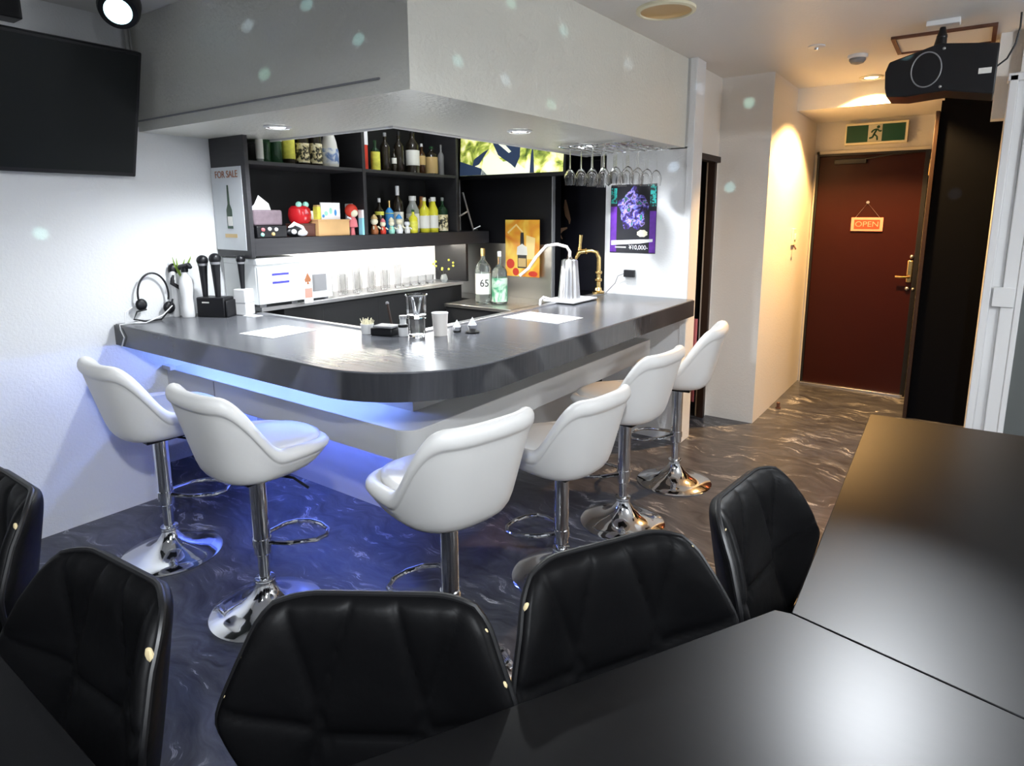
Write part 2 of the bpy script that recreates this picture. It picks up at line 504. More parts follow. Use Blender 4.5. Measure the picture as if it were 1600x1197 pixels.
# end wall carrying the purple poster
struct('wall_poster', MB().box(-2.03, -1.44, 3.88, 4.02, 0, 1.915).box(-2.25, -1.44, 3.88, 4.02, 1.905, 2.43), 'wallp', smooth=False)
struct('trim_4', MB().box(-1.475, -1.430, 3.872, 4.028, 0, 2.43), 'wallp', bevel=0.004)
# back of the bar
struct('wall_bar_back', MB().box(-3.54, -2.52, 4.02, 4.1, 0, 2.43).box(-2.9, -2.84, 4.1, 4.45, 0, 2.43).box(-2.9, -2.0, 4.38, 4.45, 0, 2.43).box(-2.06, -2.0, 4.02, 4.45, 0, 2.43), 'black', smooth=False)
# side wall with the doorway next to the bar
w = MB().box(-1.56, -1.50, 4.03, 4.50, 1.88, 2.43).box(-1.56, -1.50, 4.50, 4.62, 0, 2.43)
w.box(-1.56, -1.15, 4.56, 4.62, 0, 2.43).box(-1.21, -1.15, 4.62, 6.1, 0, 2.43)
struct('wall_column', w, 'hall', smooth=False)
struct('wall_store', MB().box(-2.0, -1.97, 4.45, 5.2, 0, 2.43).box(-2.0, -1.56, 5.0, 5.05, 0, 2.43), 'black', smooth=False)
struct('door_2', MB().box(-1.56, -1.53, 4.03, 4.05, 0, 1.88).box(-1.54, -1.49, 4.47, 4.51, 0, 1.88).box(-1.54, -1.475, 4.035, 4.54, 1.86, 1.90), 'umber', bevel=0.003)
# corridor end
struct('wall_entrance', MB().box(-1.21, -1.12, 6.04, 6.14, 0, 2.0).box(-1.21, -0.2, 6.04, 6.14, 2.0, 2.43).box(-0.30, -0.2, 6.04, 6.14, 0, 2.0), 'hall', smooth=False)
struct('wall_header', MB().box(-1.15, -0.22, 5.26, 6.04, 2.27, 2.43), 'hall', smooth=False)
struct('wall_partition', MB().box(-0.235, 0.6, 5.36, 5.44, 0, 2.43).box(-0.235, -0.20, 5.44, 6.04, 0, 2.43), 'blackp', smooth=False)
struct('trim_5', MB().box(-0.262, -0.236, 5.33, 5.45, 0, 2.2).box(-0.262, -0.238, 5.45, 6.02, 0, 2.02), 'umber', bevel=0.003)
struct('trim_6', MB().box(-1.13, -1.10, 6.00, 6.045, 0, 2.03).box(-1.13, -0.28, 6.00, 6.045, 2.0, 2.03), 'dframe', bevel=0.003)
# right side: white frame, grey door leaf, beige wall above
struct('wall_side', MB().box(0.23, 2.2, 4.44, 4.5, 0, 2.43).box(0.04, 0.14, 4.30, 4.42, 2.0, 2.43).box(0.14, 0.6, 4.24, 4.44, 2.19, 2.43), 'hall', smooth=False)
fr = struct('door_3', MB().box(0.27, 0.75, 4.26, 4.30, 0, 2.17), 'grey', bevel=0.004)
pf = MB().box(0.098, 0.135, 4.20, 4.42, 0, 2.20).box(0.135, 0.185, 4.24, 4.42, 0, 2.19).box(0.185, 0.245, 4.22, 4.42, 0, 2.19).box(0.245, 0.272, 4.215, 4.42, 0, 2.19).box(0.09, 0.75, 4.20, 4.42, 2.17, 2.21)
obj('door_frame', pf, 'postw', fr, bevel=0.004)
obj('strike_plate', MB().box(0.145, 0.24, 4.208, 4.224, 1.01, 1.115), 'white', fr, bevel=0.003)

# entrance door
d = struct('door_1', MB().box(-1.10, -0.33, 6.0, 6.04, 0.008, 1.985), 'door', bevel=0.004)
obj('door_frame', MB().box(-1.118, -1.098, 5.99, 6.05, 0, 2.0).box(-0.332, -0.300, 5.97, 6.05, 0, 2.0).box(-1.118, -0.300, 5.985, 6.05, 1.985, 2.003), 'black', d, bevel=0.002)
obj('peephole', MB().tube([(-0.703, 6.0, 1.60), (-0.703, 5.99, 1.60)], 0.012, 14), 'alu', d)
obj('door_closer', MB().box(-0.98, -0.74, 5.965, 6.0, 1.915, 1.955).tube([(-0.75, 5.97, 1.95), (-0.55, 5.93, 1.975), (-0.36, 5.98, 1.985)], 0.007), 'black', d, bevel=0.003)
h = obj('door_handle', MB().box(-0.375, -0.335, 5.982, 6.0, 0.955, 1.135), 'brass', d, bevel=0.006)
obj('lever', MB().tube([(-0.355, 5.985, 1.0), (-0.355, 5.95, 1.0), (-0.37, 5.942, 1.0), (-0.45, 5.942, 1.0)], 0.010), 'brass', h)
obj('lock_knob', MB().ball((-0.35, 5.985, 1.165), 0.016), 'alu', h)
obj('lock', MB().ball((-0.36, 5.988, 0.905), 0.018).ball((-0.318, 5.97, 0.905), 0.012), 'alu', d)
obj('threshold', MB().box(-1.11, -0.31, 5.955, 6.0, 0, 0.014), 'alu', d, bevel=0.002)
obj('hinge', MB().box(-0.30, -0.265, 5.96, 5.99, 1.80, 1.93), 'brass', d, bevel=0.004)

t = thing('open_sign', 'small salmon red sign with OPEN lettering hung on the dark entrance door', 'sign', (-0.695, 5.99, 1.42))
obj('plate', MB().box(-0.118, 0.118, -0.006, 0.006, -0.056, 0.056), 'signred', t, bevel=0.002)
obj('border', MB().box(-0.095, 0.095, -0.0085, -0.006, -0.038, 0.038), 'signtxt', t)
text('lettering', 'OPEN', 0.062, 'signred', t, (0, -0.010, 0), (PI / 2, 0, 0), sx=1.1)
obj('cord', MB().tube([(-0.09, 0, 0.055), (-0.008, -0.004, 0.175), (0.09, 0, 0.055)], 0.0012, 6), 'alu', t)

t = thing('exit_sign', 'green emergency exit box with running figure above the entrance door', 'sign', (-0.69, 6.04, 2.15))
obj('housing', MB().box(-0.225, 0.225, -0.075, 0, -0.085, 0.085), 'cream', t, bevel=0.004)
obj('green_panel', MB().box(-0.213, 0.205, -0.079, -0.075, -0.068, 0.066), 'exitg', t)
px = MB().box(-0.055, 0.045, -0.0815, -0.079, -0.066, 0.064)
obj('pictogram', px, 'exitw', t)
fg = MB()
fg.tube([(0.008, -0.083, 0.040), (0.008, -0.0825, 0.0401)], 0.001, 6)
fg.ball((0.016, -0.082, 0.045), 0.012, 10, (1, 0.15, 1))
for a, b in (((0.008, 0.03), (-0.012, -0.01)), ((0.008, 0.028), (0.03, 0.008)), ((0.03, 0.008), (0.04, 0.016)), ((0.005, 0.028), (-0.018, 0.022)), ((-0.018, 0.022), (-0.032, 0.004)), ((-0.012, -0.01), (0.012, -0.03)), ((0.012, -0.03), (0.014, -0.058)), ((-0.012, -0.01), (-0.02, -0.034)), ((-0.02, -0.034), (-0.044, -0.04))):
    fg.tube([(a[0], -0.083, a[1]), (b[0], -0.083, b[1])], 0.0065, 6)
obj('running_figure', fg, 'exitg', t)

# ceiling fittings
def downlight(loc, r, rim, inner, label, cat='ceiling light', lit=None, depth=0.03, group=None):
    t = thing('downlight', label, cat, loc, group=group)
    obj('rim', MB().lathe([(r, 0), (r, -0.006), (r * 0.84, -0.010), (r * 0.82, 0.0), (r * 0.82, 0.0)], 40, cap=False), rim, t)
    obj('reflector', MB().lathe([(r * 0.82, -0.008), (r * 0.6, -0.004), (r * 0.3, -0.0015), (0.001, -0.001)], 40, cap=False), inner, t)
    if lit:
        obj('bulb', MB().lathe([(0.001, -0.004), (r * 0.55, -0.006), (r * 0.55, -0.002), (0.001, -0.002)], 28, cap=False), lit, t)
    return t


downlight((-2.69, 1.85, 1.909), 0.062, 'white', 'alu', 'small lit downlight in the white soffit over the left arm of the bar', lit='lampw')
downlight((-1.86, 2.63, 1.909), 0.062, 'white', 'alu', 'small lit downlight in the soffit above the right arm, in front of the screen', lit='lampw')
downlight((-1.90, 3.38, 1.909), 0.062, 'white', 'alu', 'small lit downlight in the soffit right beside the hanging wine glasses', lit='lampw')
t = thing('ceiling_lamp', 'round unlit brass reflector lamp set in the ceiling beside the bar soffit', 'ceiling light', (-1.24, 2.92, 2.43))
obj('rim', MB().lathe([(0.135, 0), (0.135, -0.012), (0.118, -0.016), (0.114, -0.004)], 48, cap=False), 'cream', t)
obj('reflector', MB().lathe([(0.115, -0.010), (0.10, -0.004), (0.06, -0.0015), (0.02, -0.001), (0.001, -0.001)], 48, cap=False), 'brassd', t)
downlight((-0.65, 5.10, 2.429), 0.075, 'cream', 'alu', 'lit warm downlight in the corridor ceiling before the header', lit='lampy')
t = thing('smoke_detector', 'round white detector with a dark slot on the corridor ceiling', 'smoke detector', (-0.64, 4.38, 2.43))
obj('base', MB().lathe([(0.055, 0), (0.055, -0.015), (0.05, -0.02)], 32), 'white', t)
obj('head', MB().lathe([(0.045, -0.018), (0.045, -0.03), (0.034, -0.045), (0.012, -0.052), (0.001, -0.053)], 32), 'greyp', t)
t = thing('sprinkler', 'flat white disc sprinkler cover on the ceiling left of the detector', 'sprinkler', (-0.80, 4.02, 2.43))
obj('cover', MB().lathe([(0.045, 0), (0.045, -0.006), (0.03, -0.010)], 28), 'white', t)
obj('nozzle', MB().lathe([(0.012, -0.010), (0.010, -0.022)], 12), 'alu', t)
t = thing('ceiling_hatch', 'square framed access hatch in the ceiling above the loudspeaker', 'hatch', (-0.21, 4.25, 2.43))
obj('panel', MB().box(-0.21, 0.21, -0.18, 0.18, -0.006, 0), 'ceil', t)
obj('frame', MB().box(-0.23, 0.23, -0.20, -0.18, -0.014, 0).box(-0.23, 0.23, 0.18, 0.20, -0.014, 0).box(-0.23, -0.21, -0.18, 0.18, -0.014, 0).box(0.21, 0.23, -0.18, 0.18, -0.014, 0), 'trimb', t)

t = thing('loudspeaker', 'black loudspeaker box with a ring on its side hanging from the ceiling', 'loudspeaker', (-0.20, 3.87, 2.20))
body = MB().prism([(-0.215, -0.075), (-0.205, -0.12), (-0.12, -0.128), (0.04, -0.115), (0.235, -0.15), (0.235, 0.075), (0.0, 0.105), (-0.205, 0.045), (-0.22, 0.0)], -0.11, 0.13, 'y')
obj('cabinet', body, 'black', t, bevel=0.006)
ring = MB().tube([(-0.045 + 0.062 * math.cos(a), -0.113, -0.01 + 0.080 * math.sin(a)) for a in [2 * PI * k / 40 for k in range(40)]], 0.0035, 6, closed=True)
obj('ring_trim', ring, 'greyp', t)
obj('mounting_screw', MB().ball((0.02, -0.112, 0.078), 0.007), 'alu', t)
obj('mounting_screw', MB().ball((0.02, -0.112, -0.095), 0.007), 'alu', t)
obj('badge', MB().box(0.165, 0.215, -0.114, -0.110, -0.055, -0.030), 'labw', t)
br = obj('ceiling_bracket', MB().tube([(-0.005, 0, 0.10), (0.0, 0, 0.16), (0.0, 0, 0.20)], [0.03, 0.022, 0.012], 14).ball((0, 0, 0.155), 0.024), 'black', t)
obj('bracket_plate', MB().box(-0.07, 0.07, -0.04, 0.04, 0.205, 0.2299), 'white', br, bevel=0.004)
obj('cable', MB().tube([(0.235, 0.05, 0.0), (0.27, 0.05, 0.03), (0.295, 0.04, 0.09), (0.305, 0.03, 0.16), (0.303, 0.03, 0.225)], 0.004, 8), 'black', t)

# party light near the TV
t = thing('party_light', 'dark round party light with a lit pale lens hanging above the black TV', 'stage light', (-3.05, 1.375, 2.385))
can = MB().lathe([(0.03, 0.09), (0.065, 0.08), (0.08, 0.04), (0.08, -0.03), (0.072, -0.06), (0.058, -0.06)], 32)
can.rot('X', math.radians(-55)).rot('Z', math.radians(58)).move((0, 0, -0.01))
obj('housing', can, 'black', t)
ln = MB().lathe([(0.001, -0.066), (0.052, -0.062), (0.052, -0.058)], 28, cap=False)
ln.rot('X', math.radians(-55)).rot('Z', math.radians(58)).move((0, 0, -0.01))
obj('lens', ln, 'lens', t)
obj('bracket', MB().tube([(0, 0.0, 0.0), (0, 0, 0.07)], 0.012), 'black', t)

# wall mounted TV, tilted forward
t = thing('television', 'large black switched-off TV tilted forward high on the left wall', 'television', (-3.40, 0.86, 1.70), rot=(0, math.radians(19), 0))
obj('screen_housing', MB().box(0.0, 0.045, -0.72, 0.645, 0.0, 0.575), 'black', t, bevel=0.006)
obj('screen', MB().box(0.045, 0.048, -0.705, 0.63, 0.02, 0.56), 'screen_off', t)
obj('wall_mount', MB().box(-0.16, 0.0, -0.25, 0.1, 0.25, 0.45), 'black', t)
t = thing('speaker_box', 'small black box fixed high on the left wall above the TV', 'box', (-3.40, 1.03, 2.36))
obj('cabinet', MB().box(-0.04, 0.06, -0.09, 0.09, -0.05, 0.069), 'black', t, bevel=0.004)
obj('grille', MB().box(0.06, 0.064, -0.08, 0.08, -0.045, 0.06), 'blackm', t)

# ------------------------------------------------------------------ the bar
t = thing('bar_counter', 'L-shaped bar with dark grey rounded counter top and white panelled front', 'bar counter', (0, 0, 0))
def arc(cx, cy, r, a0, a1, n=20):
    return [(cx + r * math.cos(a0 + (a1 - a0) * k / n), cy + r * math.sin(a0 + (a1 - a0) * k / n)) for k in range(n + 1)]
poly = [(-3.44, 1.368)] + arc(-1.84, 1.828, 0.46, -PI / 2, 0, 28) + [(-1.385, 3.87), (-2.02, 3.87)] + arc(-2.07, 2.02, 0.05, 0, -PI / 2, 6) + [(-3.44, 1.97)]
obj('counter_top', MB().prism(poly, 0.865, 0.970), 'counter', t, bevel=0.004, ang=25)
edge_in = poly[:30]
ep = [(-3.44, 1.362)] + arc(-1.84, 1.828, 0.466, -PI / 2, 0, 28) + [(-1.379, 3.868)]
eb = [(-3.44, 1.3675)] + arc(-1.84, 1.828, 0.4605, -PI / 2, 0, 28) + [(-1.3845, 3.868)]
obj('front_edge', MB().prism(ep + eb[::-1], 0.8655, 0.966), 'cedge', t, ang=25)
obj('edge_rail', MB().box(-3.15, -2.07, 1.955, 1.985, 0.962, 0.978).box(-2.045, -2.0, 2.02, 3.87, 0.962, 0.978), 'alu', t, bevel=0.003)
body = MB().prism([(-3.44, 1.79), (-1.81, 1.79), (-1.81, 3.875), (-1.87, 3.875), (-1.87, 1.85), (-3.44, 1.85)], 0.699, 0.866)
obj('upper_panel', body, 'panel', t)
base = MB().prism([(-3.9, 2.085), (-2.115, 2.085), (-2.115, 3.875), (-2.16, 3.875), (-2.16, 2.13), (-3.9, 2.13)], 0, 0.58)
obj('lower_panel', base, 'panel', t)
led = MB().prism([(-3.44, 1.59)] + [(-1.70, 1.59)] + arc(-1.70, 1.66, 0.07, -PI / 2, 0, 8) + [(-1.63, 3.78), (-2.12, 3.78), (-2.12, 2.09), (-3.44, 2.09)], 0.575, 0.70)
obj('knee_ledge', led, 'panel', t, bevel=0.003)
obj('panel_joint', MB().box(-2.98, -2.974, 1.588, 1.592, 0.575, 0.695), 'greyp', t)
obj('ledge_end_bracket', MB().box(-3.44, -3.36, 1.57, 1.60, 0.70, 0.72), 'white', t)
obj('led_strip', MB().box(-3.42, -1.88, 1.755, 1.761, 0.855, 0.865), 'led_blue', t)
obj('led_strip', MB().box(-3.42, -2.12, 1.925, 1.931, 0.566, 0.575), 'led_blue2', t)
obj('added_led_shield', MB().box(-3.42, -2.09, 1.910, 1.914, 0.505, 0.576).box(-3.42, -2.09, 1.914, 1.95, 0.573, 0.576), 'alu', t)  # unseen channel added so its flange cuts off the blue light on the floor
obj('end_bracket', MB().box(-1.47, -1.41, 3.82, 3.87, 0.83, 0.866), 'white', t)
# cable dangling over the counter's left end
tag(obj('thin_cable', MB().tube([(-3.36, 1.56, 0.974), (-3.37, 1.45, 0.974), (-3.365, 1.358, 0.974), (-3.355, 1.356, 0.95), (-3.325, 1.356, 0.915), (-3.365, 1.356, 0.862)], 0.003, 8), 'white'),
    'thin white cable hanging over the left end of the counter edge', 'cable')

# back counter under the shelves
t = thing('back_counter', 'black low cabinet with a pale top along the wall behind the bar', 'cabinet', (0, 0, 0))
obj('body', MB().box(-3.438, -3.17, 2.14, 3.70, 0, 0.975), 'blackm', t, bevel=0.003)
obj('top', MB().box(-3.438, -3.15, 1.99, 3.70, 0.975, 1.0), 'alu', t, bevel=0.003)
for y in (2.4, 2.85, 3.3):
    obj('door_gap', MB().box(-3.172, -3.168, y, y + 0.004, 0.05, 0.95), 'ink', t)
t = thing('sink_unit', 'stainless steel sink unit in the far inner corner of the bar', 'sink', (0, 0, 0))
obj('worktop', MB().box(-3.43, -2.5, 3.73, 4.0, 0.84, 0.865).box(-3.1, -2.5, 3.42, 3.72, 0.84, 0.865), 'steel', t, bevel=0.003)
obj('backsplash', MB().box(-3.42, -2.53, 3.99, 4.018, 0.866, 1.28), 'steel', t)
obj('backsplash_edge', MB().box(-2.53, -2.52, 3.985, 4.018, 0.866, 1.9), 'greyp', t)
obj('cabinet', MB().box(-3.1, -2.52, 3.44, 4.0, 0, 0.84), 'blackm', t)

# wall shelf unit
t = thing('shelf_unit', 'charcoal wooden two-tier wall shelf full of bottles behind the bar', 'shelf', (0, 0, 0))
obj('side_panel', MB().box(-3.438, -3.112, 1.93, 1.955, 1.276, 2.42), 'shelf', t, bevel=0.002)
obj('side_panel', MB().box(-3.438, -3.115, 3.60, 3.625, 1.38, 2.42), 'shelf', t, bevel=0.002)
obj('divider', MB().box(-3.43, -3.115, 2.72, 2.745, 1.38, 2.42), 'shelf', t, bevel=0.002)
obj('shelf_board', MB().box(-3.43, -3.118, 1.955, 2.72, 1.765, 1.785), 'shelf', t, bevel=0.002)
obj('shelf_board', MB().box(-3.43, -3.118, 2.745, 3.60, 1.765, 1.785), 'shelf', t, bevel=0.002)
obj('bottom_board', MB().box(-3.438, -3.114, 1.955, 3.98, 1.285, 1.378), 'shelf', t, bevel=0.002)
obj('back_panel', MB().box(-3.438, -3.43, 1.955, 4.0, 1.378, 2.42), 'blackm', t)
obj('lower_divider', MB().box(-3.438, -3.12, 3.70, 3.725, 1.0, 1.285), 'black', t)
obj('led_strip', MB().box(-3.30, -3.285, 2.36, 3.66, 1.277, 1.285), 'led_white', t)
# hanging TV in the corner
t = thing('television', 'lit screen with bright foliage picture hanging in the corner behind the bar', 'television', (-2.83, 3.86, 1.80), rot=(math.radians(-4), 0, 0))
obj('screen_housing', MB().box(-0.49, 0.49, 0.0, 0.05, -0.025, 0.585), 'black', t, bevel=0.004)
obj('screen', MB().box(-0.47, 0.47, -0.003, 0.0, 0.0, 0.565), 'screen_on', t)
def shape(pts, m, y, nm='picture_shape'):
    obj(nm, MB().prism(pts, y - 0.0006, y, 'y'), m, t)
shape([(-0.47, 0), (-0.2, 0), (-0.26, 0.05), (-0.40, 0.09), (-0.47, 0.11)], 'screen_dark', -0.0032)
shape([(-0.35, 0.06), (-0.28, 0.08), (-0.19, 0.19), (-0.24, 0.17), (-0.33, 0.12)], 'screen_dark', -0.0032)
shape([(-0.26, 0.0), (0.2, 0), (0.1, 0.06), (0.05, 0.10), (-0.05, 0.09), (-0.17, 0.17), (-0.24, 0.12)], 'screen_pale', -0.0032)
shape([(-0.16, 0.24), (-0.10, 0.14), (0.02, 0.07), (0.06, 0.04), (0.10, 0.12), (0.10, 0.26), (-0.02, 0.28), (-0.14, 0.30)], 'screen_dark', -0.0040)
shape([(-0.10, 0.22), (0.0, 0.15), (0.02, 0.16), (-0.07, 0.24)], 'screen_pale', -0.0048)
shape([(0.19, 0.0), (0.23, 0.0), (0.22, 0.12), (0.21, 0.21), (0.195, 0.12)], 'screen_dark', -0.0032)
obj('mount', MB().box(-0.1, 0.1, 0.05, 0.15, 0.2, 0.4), 'black', t)

# ------------------------------------------------------------------ posters
t = thing('poster', 'tall pale FOR SALE poster with a green bottle on the shelf end', 'poster', (-3.285, 1.928, 1.53))
obj('sheet', MB().box(-0.150, 0.140, -0.002, 0, -0.215, 0.225), 'posterw', t)
text('lettering', 'FOR SALE', 0.052, 'brown', t, (0, -0.0035, 0.185), (PI / 2, 0, 0), sx=0.98)
obj('bottle_picture', MB().prism([(-0.024, -0.10), (0.028, -0.10), (0.028, 0.0), (0.012, 0.03), (0.009, 0.13), (-0.005, 0.13), (-0.008, 0.03), (-0.024, 0.0)], -0.0032, -0.002, 'y'), 'glassg', t)
obj('bottle_label', MB().box(-0.016, 0.028, -0.0042, -0.0032, -0.085, -0.035), 'labw', t)
obj('caption', MB().box(-0.055, 0.06, -0.003, -0.002, -0.148, -0.128), 'labg', t)

t = thing('poster', 'neon purple and teal poster priced ¥10,000 on the white end wall', 'poster', (-1.825, 3.878, 1.475))
obj('sheet', MB().box(-0.165, 0.165, -0.002, 0, -0.225, 0.225), 'posterb', t)
obj('side_print', MB().box(-0.163, -0.118, -0.003, -0.002, -0.22, 0.08), 'purplep', t)
obj('side_print', MB().box(0.12, 0.163, -0.003, -0.002, -0.22, 0.05), 'purplep', t)
obj('side_print', MB().box(-0.160, -0.120, -0.003, -0.002, 0.10, 0.20), 'tealp', t)
obj('side_print', MB().box(0.12, 0.160, -0.003, -0.002, 0.08, 0.22), 'tealp', t)
pts = []
for k in range(36):
    a = 2 * PI * k / 36
    r = 0.105 * (1 + 0.12 * math.sin(5 * a) + 0.08 * math.sin(9 * a + 1))
    pts.append((r * math.cos(a) * 0.95, 0.06 + r * math.sin(a) * 1.25))
obj('swirl_print', MB().prism(pts, -0.0032, -0.002, 'y'), 'neon', t)
obj('burst', MB().prism([(0.07 + 0.036 * (1 + 0.12 * (k % 2)) * math.cos(2 * PI * k / 16), -0.095 + 0.022 * (1 + 0.12 * (k % 2)) * math.sin(2 * PI * k / 16)) for k in range(16)], -0.0038, -0.003, 'y'), 'cream', t)
obj('banner', MB().prism([(-0.155, -0.175), (0.06, -0.160), (0.145, -0.148), (0.145, -0.130), (0.05, -0.135), (-0.155, -0.145)], -0.0038, -0.003, 'y'), 'paper', t)
text('price_lettering', '¥10,000-', 0.040, 'paper', t, (0.045, -0.0035, -0.188), (PI / 2, 0, 0), sx=0.95)
obj('price_caption', MB().box(-0.125, -0.045, -0.0038, -0.003, -0.192, -0.184), 'paper', t)

t = thing('poster', 'orange poster with a spirit bottle and ice taped to the steel splashback', 'poster', (-2.775, 3.955, 1.25))
obj('sheet', MB().box(-0.158, 0.158, 0.0, 0.003, -0.215, 0.215), 'orangep', t)
obj('bottle_picture', MB().prism([(-0.042, -0.15), (0.042, -0.15), (0.042, -0.02), (0.018, 0.03), (0.014, 0.12), (-0.014, 0.12), (-0.018, 0.03), (-0.042, -0.02)], -0.0015, 0, 'y'), 'ink', t)
obj('bottle_label', MB().prism([(-0.05, -0.05), (0.05, -0.05), (0.045, 0.01), (0.0, 0.035), (-0.045, 0.01)], -0.0025, -0.0015, 'y'), 'labw', t)
obj('glass_picture', MB().box(-0.036, 0.036, -0.0025, -0.0015, -0.14, -0.075), 'labg', t)
obj('halo_print', MB().prism([(0.03, -0.08), (0.11, -0.08), (0.12, 0.08), (0.04, 0.10)], -0.001, 0, 'y'), 'orangel', t)
obj('roof_print', MB().prism([(-0.14, 0.12), (-0.055, 0.185), (0.01, 0.125), (0.0, 0.12), (-0.055, 0.17), (-0.13, 0.11)], -0.001, 0, 'y'), 'orangel', t)
obj('fruit_print', MB().ball((-0.11, -0.001, -0.12), 0.038, 14, (1, 0.03, 1)).ball((-0.06, -0.001, -0.18), 0.03, 14, (1, 0.03, 1)).ball((0.10, -0.001, -0.19), 0.03, 14, (1.4, 0.03, 0.7)), 'redm', t)

t = thing('poster', 'black poster with a faint sepia hand print hung left of the brass tap', 'poster', (-2.62, 4.36, 1.46))
obj('sheet', MB().box(-0.02, 0.45, 0, 0.004, -0.55, 0.46), 'posterb', t)
obj('sepia_print', MB().tube([(-0.02, 0, 0.16), (-0.015, 0, 0.10), (0.0, 0, 0.04), (0.02, 0, 0.0), (0.02, 0, -0.03)], [0.006, 0.02, 0.022, 0.012, 0.004], 8).flat(0.1), 'skin', t)
obj('sepia_print', MB().tube([(0.0, 0, -0.06), (-0.05, 0, -0.075), (-0.075, 0, -0.11), (-0.045, 0, -0.15)], [0.006, 0.015, 0.012, 0.004], 8).flat(0.1), 'skin', t)
t = thing('curtain', 'plain black curtain closing the passage behind the beer tap', 'curtain', (-2.15, 4.30, 0))
cp = []
for k in range(25):
    cp.append((-0.24 + 0.02 * k * 0.7, 0.012 * math.sin(k * 1.3)))
cv = MB()
vs = [(p[0] + 0.17, p[1], z) for z in (0.02, 1.9) for p in cp]
cv.add(vs, [(i, i + 1, i + 26, i + 25) for i in range(24)])
co = obj('cloth', cv, 'curtain', t); so = co.modifiers.new('solid', 'SOLIDIFY'); so.thickness = 0.004
obj('curtain_rod', MB().tube([(-0.22, 0.0, 1.905), (0.09, 0, 1.905)], 0.008), 'black', t)

# ------------------------------------------------------------------ bottles
def bottle(loc, h, r, bodym, label, labm=None, capm='black', neck=0.30, shoulder=0.62, name='bottle', cat='bottle', lz=(0.12, 0.5), capfrac=0.10, group=None, n=20):
    t = thing(name, label, cat, loc, random.random() * 0.5, group)
    rn = r * neck
    prof = [(r * 0.9, 0), (r, 0.006), (r, h * shoulder), (r * 0.86, h * (shoulder + 0.06)), (rn * 1.2, h * (shoulder + 0.15)), (rn, h * (shoulder + 0.2)), (rn, h * (1 - capfrac))]
    obj('glass_body', MB().lathe(prof, n), bodym, t)
    obj('cap', MB().lathe([(rn * 1.15, h * (1 - capfrac)), (rn * 1.15, h - 0.002), (rn * 0.95, h)], 16), capm, t)
    if labm:
        obj('label', MB().lathe([(r + 0.0012, h * lz[0]), (r + 0.0012, h * lz[1])], n, cap=False), labm, t)
    return t


BX = -3.22
ZU = 1.786
bottle((BX, 2.092, ZU), 0.19, 0.019, 'smoke', 'small clear bottle, leftmost on the upper shelf', 'labw', 'white', lz=(0.1, 0.75))
bottle((BX, 2.135, ZU), 0.28, 0.020, 'glassg', 'slim green bottle second from left on the upper shelf', None, 'black')
bottle((BX, 2.195, ZU), 0.30, 0.031, 'glassg', 'green bottle with a high white label on the upper shelf', 'labw', 'black', lz=(0.40, 0.66))
bottle((BX, 2.275, ZU), 0.30, 0.034, 'glassd', 'dark bottle with a tall yellow label on the upper shelf', 'laby', 'black', lz=(0.10, 0.62))
bottle((BX, 2.367, ZU), 0.31, 0.038, 'glassd', 'dark bottle with a speckled cream label beside the yellow-labelled one', 'labc', 'black', lz=(0.05, 0.40))
bottle((BX, 2.46, ZU), 0.31, 0.036, 'glassd', 'dark bottle with a low cream label left of the frosted cone bottle', 'labc', 'white', lz=(0.05, 0.42))
t = thing('bottle', 'frosted cone-shaped bottle with blue-grey print on the upper left shelf', 'bottle', (BX, 2.56, ZU))
obj('glass_body', MB().lathe([(0.046, 0), (0.052, 0.01), (0.053, 0.08), (0.042, 0.15), (0.022, 0.22), (0.012, 0.26), (0.012, 0.28)], 24), 'labw', t)
obj('label', MB().lathe([(0.0535, 0.02), (0.0545, 0.08), (0.050, 0.11)], 24, cap=False), noise_art('blue_grey_label', [(0.4, (0.15, 0.25, 0.5)), (0.55, (0.75, 0.78, 0.8))], 25), t)
obj('cap', MB().lathe([(0.014, 0.28), (0.014, 0.30)], 14), 'alu', t)

t = thing('carton', 'tall narrow red and white carton beside the shelf divider', 'carton', (BX, 2.865 - 0.06, ZU))
obj('box', MB().box(-0.03, 0.03, -0.025, 0.030, 0, 0.155), 'redm', t, bevel=0.001)
obj('white_top', MB().box(-0.032, 0.032, -0.027, 0.032, 0.155, 0.245), 'paper', t, bevel=0.001)
bottle((BX + 0.02, 2.905, ZU), 0.19, 0.030, 'glassg', 'short green bottle with a bright yellow label next to the red carton', 'laby', 'glassg', lz=(0.02, 0.62))
bottle((BX, 3.01, ZU), 0.25, 0.034, 'glassd', 'black round-capped bottle right of the yellow-labelled short one', None, 'greyp')
bottle((BX + 0.03, 3.06, ZU), 0.15, 0.016, 'glassd', 'tiny dark bottle with a slanted white label on the upper right shelf', 'labw', 'black', lz=(0.35, 0.6))
bottle((BX, 3.135, ZU), 0.27, 0.034, 'glassd', 'plain black bottle left of the big white-labelled one', None, 'black')
bottle((BX, 3.265, ZU), 0.30, 0.047, 'glassd', 'stout dark bottle with a large white label on the upper right shelf', 'labw', 'black', lz=(0.18, 0.52), neck=0.35)
bottle((BX, 3.355, ZU), 0.21, 0.026, 'glassb', 'slim bottle with tan label and white round cap', 'labg', 'white', lz=(0.3, 0.6))
bottle((BX, 3.455, ZU), 0.20, 0.044, 'glassd', 'squat bottle with a gold label near the shelf end', 'labg', 'glassg', lz=(0.05, 0.62), shoulder=0.68)
bottle((BX, 3.555, ZU), 0.22, 0.022, 'greyp', 'narrow grey bottle, rightmost on the upper shelf', None, 'greyp')

